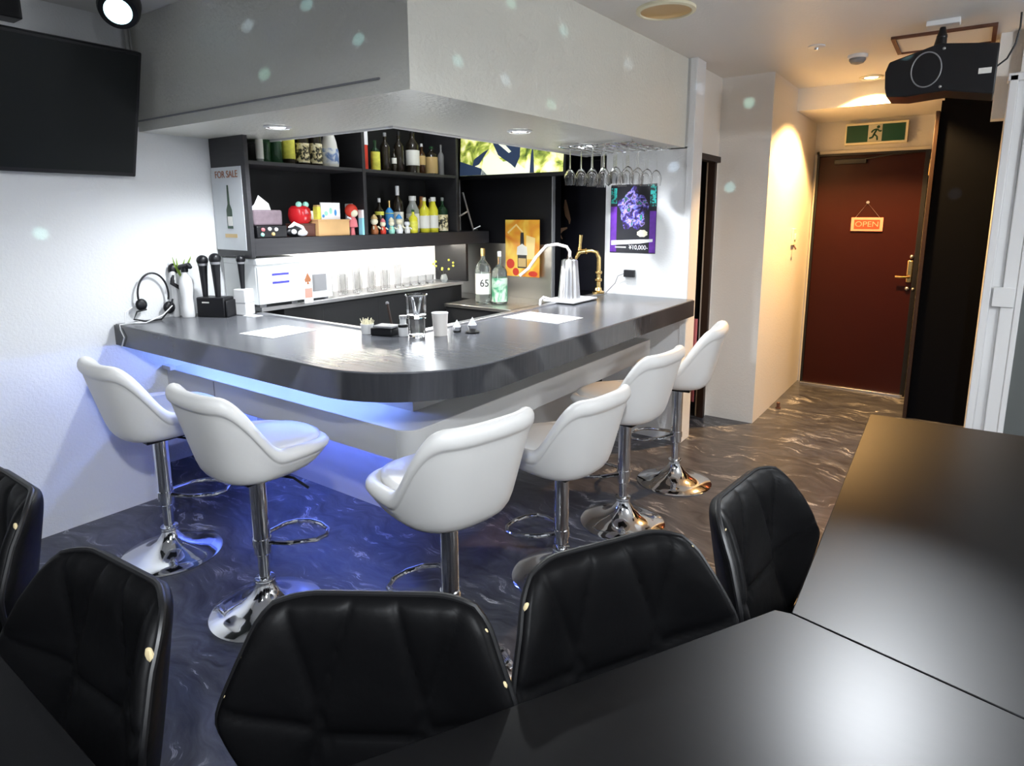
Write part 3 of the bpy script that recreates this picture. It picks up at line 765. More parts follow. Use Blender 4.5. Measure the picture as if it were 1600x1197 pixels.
ZL = 1.379
t = thing('makeup_case', 'black case with coloured trinkets under the tissue box', 'box', (-3.22, 2.075, ZL), 0)
obj('case', MB().box(-0.09, 0.08, -0.085, 0.10, 0, 0.065), 'black', t, bevel=0.004)
for k, (y, z, m_) in enumerate(((-0.05, 0.045, 'pink'), (-0.01, 0.048, 'paper'), (0.03, 0.045, 'paper'), (-0.055, 0.018, 'green'), (0.01, 0.020, 'labg'))):
    obj('trinket', MB().ball((0.082, y, z), 0.011, 10), m_, t)
t = thing('tissue_box', 'mauve cloth tissue box with a white tissue standing up', 'tissue box', (-3.22, 2.075, ZL + 0.066))
obj('cover', MB().box(-0.07, 0.07, -0.09, 0.085, 0, 0.085), 'purple', t, bevel=0.012, seg=3)
ti = MB().add([(0, -0.075, 0.085), (0.03, 0.0, 0.085), (0, 0.06, 0.085), (-0.03, 0, 0.085), (0.008, -0.045, 0.115), (0.0, -0.012, 0.165), (0.006, 0.045, 0.120), (0.02, -0.01, 0.13)],
              [(0, 1, 7, 4), (1, 2, 6, 7), (4, 7, 5), (7, 6, 5), (0, 4, 5, 3), (3, 5, 6, 2)])
obj('tissue', ti, 'paper', t, smooth=False)
t = thing('cloth_toy', 'black and white soft toy lying beside the tissue box', 'toy', (-3.165, 2.235, ZL))
obj('body', MB().ball((0, 0, 0.03), 0.03, 14, (1, 1.9, 1)), 'black', t)
obj('paw', MB().ball((0.02, 0.04, 0.022), 0.024, 12, (1, 1.5, 0.8)).ball((0.03, -0.02, 0.03), 0.015, 12), 'paper', t)
obj('ear', MB().tube([(0, -0.03, 0.05), (0.01, 0.0, 0.075), (0.01, 0.05, 0.055), (0.01, 0.075, 0.02)], [0.008, 0.012, 0.010, 0.006], 8), 'paper', t)
t = thing('brown_box', 'dark brown wooden box under the red pot', 'box', (-3.24, 2.335, ZL))
obj('box', MB().box(-0.06, 0.06, -0.055, 0.06, 0, 0.072), 'woodd', t, bevel=0.002)
obj('lid', MB().box(-0.062, 0.062, -0.057, 0.062, 0.066, 0.074), 'woodd', t, bevel=0.002)
t = thing('red_pot', 'shiny red pot with two pale green knobs on top', 'pot', (-3.24, 2.335, ZL + 0.075))
obj('pot', MB().lathe([(0.05, 0), (0.062, 0.02), (0.066, 0.05), (0.060, 0.085), (0.045, 0.10), (0.001, 0.105)], 28), 'red', t)
obj('knob', MB().ball((0.03, -0.024, 0.108), 0.018, 14), 'green', t)
obj('knob', MB().ball((0.03, 0.024, 0.108), 0.018, 14), 'green', t)
obj('nose', MB().tube([(0.056, 0, 0.08), (0.068, 0, 0.055)], [0.006, 0.012], 8), 'pink', t)
t = thing('wooden_crate', 'light wooden box in the middle of the lower shelf', 'box', (-3.23, 2.50, ZL))
obj('box', MB().box(-0.08, 0.075, -0.10, 0.13, 0, 0.095), 'wood', t, bevel=0.002)
obj('lid', MB().box(-0.082, 0.077, -0.102, 0.132, 0.088, 0.097), 'wood', t, bevel=0.001)
t = thing('picture_card', 'white picture card with green and blue drawings on the wooden box', 'card', (-3.2, 2.52, ZL + 0.0975))
obj('card', MB().box(-0.006, 0.004, -0.065, 0.075, 0, 0.10), 'paper', t)
obj('drawing', MB().ball((0.004, -0.03, 0.035), 0.014, 10, (0.1, 1, 1)).ball((0.004, 0.005, 0.05), 0.012, 10, (0.1, 1, 1.6)), 'green', t)
obj('drawing', MB().ball((0.004, 0.04, 0.04), 0.012, 10, (0.1, 0.8, 1.6)).ball((0.004, -0.05, 0.02), 0.01, 10, (0.1, 1, 1)), 'blue', t)
t = thing('yellow_packet', 'thin yellow packet standing at the left of the picture card', 'packet', (-3.21, 2.435, ZL + 0.0975))
obj('packet', MB().box(-0.02, 0.02, -0.012, 0.012, 0, 0.075), 'laby', t)
obj('flap', MB().box(-0.018, 0.018, -0.010, 0.010, 0.075, 0.085), 'labg', t)
t = thing('white_card', 'small square white card between red pot and yellow packet', 'card', (-3.225, 2.412, ZL + 0.0975))
obj('card', MB().box(-0.004, 0.002, -0.03, 0.006, 0, 0.05), 'paper', t)
obj('stand', MB().box(-0.02, -0.004, -0.02, 0.0, 0, 0.01), 'white', t)
t = thing('figurine', 'small red and pink dressed doll figurine right of the wooden box', 'figurine', (-3.17, 2.665, ZL))
obj('skirt', MB().lathe([(0.016, 0.0), (0.012, 0.045), (0.034, 0.05), (0.028, 0.09), (0.016, 0.115)], 18), 'pink', t)
obj('hair', MB().ball((-0.005, 0, 0.15), 0.042, 16, (0.9, 1, 1.0)), 'redm', t)
obj('face', MB().ball((0.018, 0, 0.135), 0.025, 14), 'cream', t)
obj('arm', MB().tube([(0.01, -0.02, 0.10), (0.02, -0.05, 0.11)], 0.006, 8), 'paper', t)
t = thing('carton', 'slim white carton between the doll and the pale blue carton', 'carton', (-3.24, 2.695, ZL))
obj('box', MB().box(-0.03, 0.03, 0.0, 0.017, 0, 0.19), 'paper', t, bevel=0.001)
obj('flap', MB().box(-0.028, 0.028, 0.002, 0.015, 0.19, 0.194), 'white', t)
t = thing('carton', 'pale blue and white carton against the shelf divider', 'carton', (-3.155, 2.706, ZL))
obj('box', MB().box(-0.0, 0.035, -0.004, 0.0125, 0, 0.105), 'cyan', t, bevel=0.001)
obj('white_top', MB().box(-0.0, 0.035, -0.004, 0.0125, 0.105, 0.155), 'paper', t, bevel=0.001)

def figure(loc, cols, label, s=1.0):
    t = thing('figurine', label, 'figurine', loc)
    obj('body', MB().lathe([(0.022 * s, 0), (0.026 * s, 0.02 * s), (0.016 * s, 0.055 * s), (0.008 * s, 0.062 * s)], 16), cols[0], t)
    obj('head', MB().ball((0, 0, 0.082 * s), 0.024 * s, 14), cols[1], t)
    obj('hat', MB().lathe([(0.024 * s, 0.098 * s), (0.016 * s, 0.115 * s), (0.003, 0.128 * s)], 14), cols[2], t)
    obj('arm', MB().tube([(0.012 * s, 0.018 * s, 0.05 * s), (0.026 * s, 0.03 * s, 0.035 * s)], 0.005 * s, 8).tube([(0.012 * s, -0.018 * s, 0.05 * s), (0.026 * s, -0.03 * s, 0.035 * s)], 0.005 * s, 8), cols[1], t)
    return t
figure((-3.17, 2.845, ZL), ('brown', 'cream', 'labg'), 'brown figurine at the left end of the lower right shelf')
figure((-3.16, 2.91, ZL), ('redm', 'cream', 'pink'), 'smaller red-bodied figurine beside the brown one', 0.8)
bottle((-3.26, 2.975, ZL), 0.235, 0.030, 'glassd', 'black wine bottle with a round yellow seal behind the figurines', 'laby', 'white', lz=(0.52, 0.62), capfrac=0.12)
figure((-3.16, 2.985, ZL), ('green', 'cream', 'cream'), 'mint-bodied figurine in front of the wine bottle', 0.85)
bottle((-3.24, 3.045, ZL), 0.22, 0.030, 'blue', 'small blue bottle with golden stopper behind the mint figurine', 'laby', 'brass', lz=(0.6, 0.62), capfrac=0.22)
figure((-3.16, 3.055, ZL), ('paper', 'cream', 'blue'), 'white-bodied figurine with a blue hat')
figure((-3.15, 3.12, ZL), ('labw', 'paper', 'ink'), 'white figurine with a black cap before the tallest bottle', 0.8)
bottle((-3.25, 3.135, ZL), 0.32, 0.038, 'glassd', 'tallest bottle on the lower shelf, with white neck foil', 'labw', 'paper', lz=(0.05, 0.45), capfrac=0.2)
bottle((-3.165, 3.195, ZL), 0.16, 0.030, 'liqy', 'short yellow bottle left of the white-capped jug', 'laby', 'glassg')
bottle((-3.23, 3.258, ZL), 0.255, 0.046, 'smoke', 'clear jug bottle with a wide white cap', 'labw', 'white', lz=(0.12, 0.52), neck=0.5, capfrac=0.13)
bottle((-3.19, 3.335, ZL), 0.245, 0.036, 'liqy', 'yellow liqueur bottle with white label right of the jug', 'labw', 'cream', lz=(0.12, 0.48), neck=0.32)
bottle((-3.27, 3.39, ZL), 0.255, 0.035, 'liqo', 'amber liqueur bottle with white label', 'labw', 'brown', lz=(0.12, 0.5), neck=0.4)
bottle((-3.19, 3.425, ZL), 0.25, 0.036, 'liqy', 'yellow liqueur bottle with wide white cap and white label', 'labw', 'white', lz=(0.12, 0.48), neck=0.48, capfrac=0.12)
bottle((-3.26, 3.475, ZL), 0.24, 0.033, 'liqy', 'bright yellow bottle with yellow label behind the others', 'laby', 'white', lz=(0.1, 0.5), neck=0.4)
bottle((-3.20, 3.535, ZL), 0.25, 0.040, 'glassg', 'green-grey bottle with pale yellow label, last on the lower shelf', 'labc', 'smoke', lz=(0.03, 0.50), neck=0.25)
t = thing('easel', 'small silver wire easel leaning on the open end of the bottom shelf', 'easel', (-3.22, 3.86, ZL + 0.002))
obj('front_leg', MB().tube([(0.02, -0.09, 0.29), (0.02, 0.03, 0.0)], 0.008, 8), 'alu', t)
obj('rear_leg', MB().tube([(0.02, -0.03, 0.15), (-0.02, -0.09, 0.11)], 0.007, 8), 'alu', t)
obj('foot', MB().tube([(0.02, 0.03, 0.008), (0.06, 0.07, 0.035)], 0.006, 8).tube([(0.02, 0.03, 0.006), (0.02, 0.08, 0.006)], 0.006, 8), 'alu', t)

# ------------------------------------------------------------------ appliances on the back counter
t = thing('cold_box', 'white enamel countertop cooler with two blue stripes below the shelf', 'appliance', (-3.29, 2.12, 1.0))
obj('body', MB().box(-0.14, 0.17, -0.17, 0.115, 0.02, 0.262), 'whitee', t, bevel=0.006)
obj('door', MB().box(0.17, 0.187, -0.168, 0.113, 0.022, 0.225), 'whitee', t, bevel=0.004)
obj('lid', MB().box(-0.14, 0.188, -0.172, 0.117, 0.235, 0.272), 'whitee', t, bevel=0.006)
obj('stripe', MB().box(0.187, 0.1885, -0.085, 0.02, 0.175, 0.187), 'navy', t)
obj('stripe', MB().box(0.187, 0.1885, -0.085, 0.02, 0.130, 0.142), 'navy', t)
obj('foot', MB().box(0.10, 0.14, -0.14, -0.10, 0, 0.02).box(0.10, 0.14, 0.06, 0.10, 0, 0.02), 'greyp', t)
t = thing('price_card', 'narrow white card with a dark spade mark between cooler and microwave', 'card', (-3.105, 2.262, 1.0))
obj('card', MB().box(-0.003, 0.003, -0.028, 0.03, 0, 0.235), 'paper', t)
obj('spade_mark', MB().prism([(0.0, 0.175), (0.022, 0.135), (0.016, 0.120), (0.004, 0.124), (0.008, 0.108), (-0.008, 0.108), (-0.004, 0.124), (-0.016, 0.120), (-0.022, 0.135)], 0.003, 0.0042, 'x'), 'brown', t)
obj('pink_print', MB().box(0.003, 0.0042, -0.024, 0.026, 0.03, 0.085), 'signred', t)
t = thing('microwave', 'small white microwave oven with a grey window', 'microwave', (-3.29, 2.39, 1.0))
obj('body', MB().box(-0.13, 0.13, -0.105, 0.09, 0.012, 0.20), 'whitee', t, bevel=0.005)
obj('window', MB().box(0.13, 0.134, -0.09, 0.045, 0.055, 0.155), 'greyp', t, bevel=0.002)
obj('handle', MB().box(0.13, 0.145, 0.06, 0.07, 0.05, 0.17), 'white', t, bevel=0.002)
obj('foot', MB().box(-0.1, 0.1, -0.09, -0.07, 0, 0.012).box(-0.1, 0.1, 0.055, 0.075, 0, 0.012), 'greyp', t)

# glasses standing on the back counter
gl = MB().lathe([(0.020, 0), (0.023, 0.004), (0.026, 0.13), (0.0245, 0.13), (0.0215, 0.012), (0.001, 0.010)], 20)
g0 = None
gy = [2.56, 2.62, 2.68, 2.74, 2.80, 2.86, 2.92, 2.98, 3.05, 3.11]
for i, y in enumerate(gy):
    lab = 'tall clear glass in the row on the back counter under the lit shelf'
    if g0 is None:
        g0 = obj('highball_glass', gl, 'glass'); tag(g0, lab, 'glass', 'tall glasses on the back counter')
        g0.location = (-3.27, y, 1.0)
        o = g0
    else:
        o = g0.copy(); C.objects.link(o)
    o.location = (-3.30 + 0.05 * (i % 2), y, 1.0); o.scale = (1, 1, 1.0 + 0.25 * (i % 3 == 0))
sg = MB().lathe([(0.022, 0), (0.03, 0.01), (0.032, 0.065), (0.030, 0.065), (0.028, 0.012), (0.001, 0.010)], 20)
s0 = None
for i, y in enumerate((3.20, 3.28, 3.36, 3.44)):
    if s0 is None:
        s0 = obj('tumbler', sg, 'glass'); tag(s0, 'short clear tumbler in the row beside the little dried flowers', 'glass', 'short tumblers on the back counter')
        o = s0
    else:
        o = s0.copy(); C.objects.link(o)
    o.location = (-3.26, y, 1.0)
t = thing('flower_vase', 'little vase of dried sprigs at the far end of the back counter', 'vase', (-3.24, 3.58, 1.0))
obj('vase', MB().lathe([(0.02, 0), (0.03, 0.02), (0.022, 0.05), (0.016, 0.06)], 18), 'smoke', t)
st = MB(); bd = MB()
for k in range(9):
    a = k * 0.7; q = (0.05 * math.cos(a), 0.10 * math.sin(a), 0.10 + 0.02 * (k % 4))
    st.tube([(0, 0, 0.04), (q[0] * 0.5, q[1] * 0.5, 0.08), q], 0.0015, 5)
    bd.ball(q, 0.009, 8)
obj('stems', st, 'ink', t); obj('blossoms', bd, 'laby', t)

# big bottles by the sink
t = bottle((-2.86, 3.58, 0.866), 0.40, 0.056, 'pglass', 'big clear liquor bottle with a white 65 label by the sink', None, 'brass', neck=0.25, shoulder=0.64, capfrac=0.14)
obj('label', MB().lathe([(0.0575, 0.07), (0.0575, 0.22)], 24, cap=False), 'labw', t)
text('lettering', '65', 0.075, 'ink', t, (0.042 + 0.003, -0.042, 0.15), (PI / 2, 0, PI / 4 - 0.25), sx=0.9)
t.rotation_euler = (0, 0, 0.0)
bottle((-2.74, 3.62, 0.866), 0.38, 0.056, 'pglass', 'big clear bottle with a pale green label by the sink, right of the other', noise_art('green_white_label', [(0.42, (0.08, 0.35, 0.18)), (0.55, (0.6, 0.75, 0.62))], 14), 'paper', neck=0.22, shoulder=0.60, lz=(0.05, 0.50))

# ------------------------------------------------------------------ things on the counter
ZC = 0.9705
t = thing('menu_sheet', 'white menu sheet lying on the left arm of the counter', 'paper', (-2.575, 1.70, ZC), 0.08)
obj('sheet', MB().box(-0.11, 0.12, -0.125, 0.125, 0, 0.0015), 'paper', t)
t = thing('menu_sheet', 'white menu sheet lying on the right arm of the counter', 'paper', (-1.79, 2.73, ZC), -0.05)
obj('sheet', MB().box(-0.17, 0.18, -0.115, 0.12, 0, 0.0015), 'paper', t)
t = thing('coaster', 'small white card on the inner left corner of the counter', 'card', (-3.10, 1.90, ZC), 0.1)
obj('card', MB().box(-0.045, 0.045, -0.03, 0.03, 0, 0.002), 'paper', t)

t = thing('headset', 'black wired headset leaning on the wall at the counter end', 'headset', (-3.40, 1.58, ZC))
hb = [(-0.01, -0.03 + 0.075 * math.cos(a), 0.13 + 0.11 * math.sin(a)) for a in [0.15 * k for k in range(-2, 23)]]
obj('headband', MB().tube(hb, 0.005, 8), 'black', t)
obj('ear_pad', MB().ball((-0.005, -0.095, 0.085), 0.028, 14, (0.6, 1, 1.1)), 'black', t)
obj('ear_pad', MB().ball((-0.005, 0.04, 0.055), 0.03, 14, (0.6, 1, 1.1)), 'black', t)
obj('wire', MB().tube([(0.01, -0.08, 0.06), (0.02, -0.13, 0.055), (0.025, -0.15, 0.02), (0.04, -0.10, 0.005), (0.05, -0.03, 0.006), (0.04, 0.02, 0.05), (0.02, 0.05, 0.10)], 0.0045, 8), 'black', t)
obj('cable', MB().tube([(0.02, -0.15, 0.08), (0.03, -0.19, 0.06), (0.045, -0.20, 0.01), (0.08, -0.12, 0.004), (0.07, -0.03, 0.03), (0.05, 0.03, 0.07)], 0.003, 8), 'white', t)
t = thing('wall_plug', 'black plug with a bent lead in the left wall socket above the headset', 'plug', (-3.44, 1.665, 1.22))
obj('plug_body', MB().ball((0.02, 0, 0.0), 0.028, 14, (0.8, 0.9, 1.2)), 'black', t)
obj('lead', MB().tube([(0.03, -0.005, -0.02), (0.04, -0.02, -0.07), (0.04, 0.02, -0.10), (0.035, 0.04, -0.07)], 0.012, 8), 'black', t)
t = thing('sprig', 'small yellow-green sprig sticking up behind the white bottles', 'plant', (-3.40, 1.70, ZC))
lf = MB()
for k in range(7):
    a = k * 0.9
    lf.tube([(0, 0, 0.20), (0.012 * math.cos(a), 0.03 * math.sin(a), 0.26), (0.02 * math.cos(a), 0.05 * math.sin(a) + 0.01, 0.30 + 0.008 * (k % 3))], [0.003, 0.006, 0.001], 6)
obj('leaves', lf, 'leaf', t)
obj('vase', MB().lathe([(0.016, 0), (0.018, 0.1), (0.012, 0.2)], 14), 'white', t)
def spray(loc, s, label, capm):
    t = thing('spray_bottle', label, 'bottle', loc, 0.3)
    obj('body', MB().lathe([(0.030 * s, 0), (0.034 * s, 0.01), (0.033 * s, 0.06 * s), (0.027 * s, 0.10 * s), (0.034 * s, 0.16 * s), (0.030 * s, 0.20 * s), (0.016 * s, 0.225 * s), (0.014 * s, 0.24 * s)], 24), 'white', t)
    obj('trigger_head', MB().tube([(-0.03 * s, 0, 0.262 * s), (0.03 * s, 0, 0.272 * s), (0.045 * s, 0, 0.262 * s)], [0.014 * s, 0.016 * s, 0.008 * s], 10).lathe([(0.017 * s, 0.238 * s), (0.017 * s, 0.262 * s)], 14), capm, t)
    return t
spray((-3.35, 1.69, ZC), 1.0, 'white spray bottle with a black trigger left of the microphones', 'black')
t = thing('spray_bottle', 'slim white bottle leaning against the trigger spray bottle', 'bottle', (-3.415, 1.66, ZC))
obj('body', MB().lathe([(0.014, 0), (0.016, 0.01), (0.018, 0.10), (0.014, 0.16), (0.022, 0.20), (0.014, 0.25)], 20), 'white', t)
obj('cap', MB().lathe([(0.011, 0.25), (0.010, 0.27)], 14), 'white', t)

t = thing('microphone_stand', 'black charging stand for the microphones on the counter', 'stand', (-3.25, 1.79, ZC), 0.45)
obj('box', MB().box(-0.085, 0.075, -0.045, 0.045, 0, 0.105), 'black', t, bevel=0.006)
obj('side_pod', MB().box(0.075, 0.088, -0.04, 0.04, 0, 0.09), 'black', t, bevel=0.005)
obj('badge', MB().box(-0.05, -0.01, -0.047, -0.045, 0.075, 0.082), 'labw', t)
def mic(loc, label, hm, rx=0.0, s=1.0):
    t = thing('microphone', label, 'microphone', loc, rot=(rx, 0, 0))
    obj('handle', MB().lathe([(0.013 * s, 0), (0.016 * s, 0.06 * s), (0.021 * s, 0.15 * s), (0.022 * s, 0.165 * s)], 18), hm, t)
    obj('head', MB().ball((0, 0, 0.19 * s), 0.029 * s, 18), 'black', t)
    obj('collar', MB().lathe([(0.024 * s, 0.163 * s), (0.025 * s, 0.175 * s)], 18), 'greyp', t)
    return t
m0 = mic((-3.305, 1.765, ZC + 0.106), 'black microphone, leftmost in the charging stand', 'black')
mic((-3.235, 1.795, ZC + 0.106), 'black microphone, middle one in the charging stand', 'black', s=1.05)
t = thing('mic_holder', 'white square holder beside the black charging stand', 'holder', (-3.18, 1.91, ZC), 0.3)
obj('box', MB().box(-0.04, 0.035, -0.035, 0.035, 0, 0.14), 'white', t, bevel=0.004)
obj('joint', MB().box(-0.041, 0.036, -0.036, 0.036, 0.066, 0.068), 'greyp', t)
mic((-3.187, 1.91, ZC + 0.141), 'black microphone standing in the white holder', 'black', s=0.82)

# group of bar things at the inner corner
t = thing('toothpick_cup', 'white cup full of toothpicks at the inner corner of the counter', 'cup', (-2.20, 1.905, ZC))
obj('cup', MB().lathe([(0.026, 0), (0.030, 0.045), (0.027, 0.045), (0.024, 0.006), (0.001, 0.005)], 22), 'white', t)
tp = MB()
for k in range(26):
    a = k * 2.4; r = 0.022 * math.sqrt((k + 1) / 26)
    tp.tube([(r * 0.6 * math.cos(a), r * 0.6 * math.sin(a), 0.008), (r * 1.5 * math.cos(a), r * 1.5 * math.sin(a), 0.058 + 0.006 * (k % 3))], 0.0016, 5)
obj('toothpicks', tp, 'cream', t); kids(t)[-1]['kind'] = 'stuff'
t = thing('ashtray', 'black tray with a white lid beside the toothpick cup', 'tray', (-2.105, 1.925, ZC), 0.25)
obj('tray', MB().box(-0.055, 0.055, -0.035, 0.035, 0, 0.034), 'black', t, bevel=0.005)
obj('lid', MB().box(-0.04, 0.058, -0.036, 0.036, 0.036, 0.046), 'greyp', t, bevel=0.003)
t = thing('sauce_bottle', 'small white-labelled bottle with a black band left of the big glass', 'bottle', (-2.02, 1.955, ZC))
obj('body', MB().lathe([(0.020, 0), (0.022, 0.004), (0.022, 0.045), (0.014, 0.055), (0.014, 0.08)], 20), 'white', t)
obj('band', MB().lathe([(0.0225, 0.040), (0.023, 0.050), (0.018, 0.053)], 20), 'black', t)
obj('cap', MB().lathe([(0.017, 0.078), (0.017, 0.092)], 16), 'alu', t)
t = thing('glass_pitcher', 'tall cut glass vessel with chrome highlights at the counter corner', 'glass', (-1.955, 1.975, ZC))
obj('upper_glass', MB().lathe([(0.036, 0.085), (0.044, 0.095), (0.046, 0.185), (0.042, 0.19), (0.040, 0.10), (0.001, 0.096)], 12), 'glass', t, ang=20)
obj('lower_glass', MB().lathe([(0.034, 0), (0.038, 0.01), (0.040, 0.083), (0.036, 0.084), (0.034, 0.014), (0.001, 0.012)], 12), 'glass', t, ang=20)
obj('silver_ring', MB().tube([(0.046 * math.cos(a), 0.046 * math.sin(a), 0.186) for a in [2 * PI * k / 30 for k in range(30)]], 0.0035, 8, closed=True), 'chrome', t)
obj('silver_straws', MB().tube([(0.01, 0, 0.10), (0.02, 0.01, 0.18)], 0.004, 8).tube([(-0.01, 0.01, 0.10), (-0.022, 0.0, 0.175)], 0.004, 8).tube([(0, -0.01, 0.10), (0.0, -0.02, 0.17)], 0.005, 8), 'chrome', t)
t = thing('paper_cups', 'white stacked cup right of the cut glass vessel', 'cup', (-1.895, 2.06, ZC))
obj('cup', MB().lathe([(0.030, 0), (0.036, 0.10), (0.033, 0.10), (0.028, 0.01), (0.001, 0.009)], 26), mat('cream_cup', (0.80, 0.76, 0.72), 0.4), t)
obj('rim', MB().tube([(0.036 * math.cos(a), 0.036 * math.sin(a), 0.101) for a in [2 * PI * k / 30 for k in range(30)]], 0.0022, 6, closed=True), 'white', t)
t = thing('cup', 'small white pointed-napkin cup, left of two beside the stacked cup', 'cup', (-1.865, 2.14, ZC))
obj('cup', MB().lathe([(0.016, 0), (0.022, 0.03), (0.018, 0.03), (0.001, 0.006)], 18), 'chrome', t)
obj('napkin', MB().lathe([(0.020, 0.03), (0.001, 0.062)], 5), 'paper', t)
obj('wrap', MB().lathe([(0.0175, 0.004), (0.0195, 0.014)], 18, cap=False), 'ink', t)
t = thing('cup', 'small white pointed-napkin cup on a dark saucer near the rail', 'cup', (-1.815, 2.19, ZC))
obj('saucer', MB().lathe([(0.028, 0), (0.034, 0.006)], 20), 'ink', t)
obj('cup', MB().lathe([(0.014, 0.006), (0.024, 0.036), (0.020, 0.036), (0.001, 0.012)], 18), 'chrome', t)
obj('napkin', MB().lathe([(0.022, 0.036), (0.001, 0.072)], 5), 'paper', t)
t = thing('bar_spoon', 'long dark stirring stick leaning inside the bar behind the glass vessel', 'stick', (-2.22, 2.05, 0.80))
obj('handle', MB().tube([(0.08, 0.0, 0.0), (0.0, 0.02, 0.20), (-0.03, 0.03, 0.28)], 0.006, 8), 'umber', t)
obj('tip', MB().ball((-0.033, 0.031, 0.285), 0.009, 10), 'greyp', t)

# beer tower and tap
t = thing('beer_tower', 'tapered silver fluted tower with a white hose on the counter', 'beer dispenser', (-2.0, 3.36, ZC + 0.008))
fl = MB()
n = 40; vs = []
for (rr, z) in ((0.066, 0.012), (0.060, 0.09), (0.053, 0.18), (0.048, 0.245), (0.040, 0.252)):
    for k in range(n):
        a = 2 * PI * k / n
        q = rr * (1 + 0.05 * (1 if (k // 2) % 2 else -1))
        vs.append((q * math.cos(a), q * math.sin(a), z))
fl.add(vs, [(i * n + k, i * n + (k + 1) % n, (i + 1) * n + (k + 1) % n, (i + 1) * n + k) for i in range(4) for k in range(n)] + [tuple(range(n))[::-1], tuple(range(4 * n, 5 * n))])
obj('column', fl, 'alu', t, ang=50)
obj('base_plate', MB().box(-0.10, 0.12, -0.15, 0.15, -0.001, 0.012), 'white', t, bevel=0.005)
obj('neck', MB().lathe([(0.022, 0.25), (0.014, 0.27)], 16), 'chrome', t)
hp = [(0, 0, 0.265), (0, -0.0, 0.30), (-0.01, -0.02, 0.33), (-0.06, -0.05, 0.345), (-0.12, -0.08, 0.335), (-0.16, -0.13, 0.27), (-0.19, -0.17, 0.20), (-0.23, -0.21, 0.155)]
obj('hose', MB().tube(hp, 0.0095, 12), 'hose', t)
obj('tray_handle', MB().tube([(-0.04, -0.13, 0.012), (-0.055, -0.21, 0.035), (-0.03, -0.28, 0.028), (0.0, -0.33, 0.008)], 0.008, 8), 'white', t)
t = thing('brass_tap', 'brass beer tap on a tall pipe beside the white end wall', 'tap', (-2.01, 3.76, ZC + 0.008))
obj('pipe', MB().tube([(0, 0, 0.02), (0, 0, 0.24), (-0.015, -0.005, 0.275), (-0.05, -0.015, 0.285), (-0.10, -0.03, 0.28)], 0.014, 14), 'brass', t)
obj('base_flange', MB().lathe([(0.04, 0), (0.042, 0.012), (0.024, 0.02), (0.02, 0.04)], 24), 'brass', t)
for z in (0.08, 0.13):
    obj('collar', MB().lathe([(0.018, z), (0.023, z + 0.006), (0.023, z + 0.016), (0.018, z + 0.022)], 20), 'brass', t)
obj('tap_body', MB().tube([(-0.08, -0.03, 0.282), (-0.13, -0.035, 0.275), (-0.155, -0.04, 0.23)], [0.02, 0.018, 0.010], 14), 'brass', t)
obj('tap_handle', MB().tube([(-0.13, -0.035, 0.28), (-0.125, -0.035, 0.33), (-0.12, -0.035, 0.39)], [0.014, 0.010, 0.013], 12), 'brass', t)

t = thing('power_socket', 'black double socket block low on the white end wall', 'socket', (-1.83, 3.879, 1.115))
obj('plate', MB().box(-0.042, 0.042, -0.008, 0, -0.03, 0.03), 'white', t, bevel=0.002)
obj('adapter', MB().box(-0.038, 0.038, -0.035, -0.008, -0.024, 0.024), 'black', t, bevel=0.003)
obj('cable', MB().tube([(-0.03, -0.03, 0.0), (-0.08, -0.03, -0.02), (-0.10, -0.03, -0.07), (-0.16, -0.04, -0.135)], 0.003, 8), 'greyp', t)

# hanging wine glasses
t = thing('glass_rack', 'chrome under-soffit rack holding the hanging wine glasses', 'rack', (-1.80, 3.45, 1.91))
rk = MB()
for k in range(7):
    rk.tube([(-0.20 + 0.075 * k, -0.22, -0.022), (-0.20 + 0.075 * k, 0.30, -0.022)], 0.0035, 8)
rk.tube([(-0.21, -0.22, -0.018), (0.26, -0.22, -0.018)], 0.004, 8).tube([(-0.21, 0.30, -0.018), (0.26, 0.30, -0.018)], 0.004, 8)
for x, y in ((-0.2, -0.2), (0.25, -0.2), (-0.2, 0.28), (0.25, 0.28)):
    rk.tube([(x, y, -0.02), (x, y, 0)], 0.004, 8)
obj('rails', rk, 'chrome', t)
wg0 = None
RX = [(-0.1625 + 0.075 * k) for k in range(6)]
ROWS = ('clear wine glass hanging upside down in the front row of the rack, nearest the stools',
        'clear wine glass hanging in the second row of the rack', 'clear wine glass hanging in the third row of the rack',
        'clear wine glass hanging in the last row of the rack, nearest the white end wall')
for j, y in enumerate((-0.16, -0.03, 0.10, 0.23)):
    for i, x in enumerate(RX):
        if i in (1, 3) and j > 1:
            continue
        loc = (-1.80 + x, 3.45 + y, 1.91)
        if wg0 is None:
            wg0 = thing('wine_glass', ROWS[0], 'wine glass', loc, group='wine glasses hanging from the rack')
            obj('foot_disc', MB().lathe([(0.031, -0.012), (0.031, -0.014), (0.008, -0.018), (0.004, -0.024)], 24), 'glass', wg0)
            obj('stem', MB().lathe([(0.0035, -0.022), (0.003, -0.07), (0.0045, -0.145)], 12), 'glass', wg0)
            obj('bowl', MB().lathe([(0.004, -0.142), (0.018, -0.152), (0.031, -0.176), (0.034, -0.198), (0.029, -0.236), (0.0278, -0.236), (0.0325, -0.198), (0.0295, -0.177), (0.017, -0.154), (0.001, -0.146)], 24, cap=False), 'glass', wg0)
        else:
            dup(wg0, loc, 0, ROWS[j], wg0['group'])

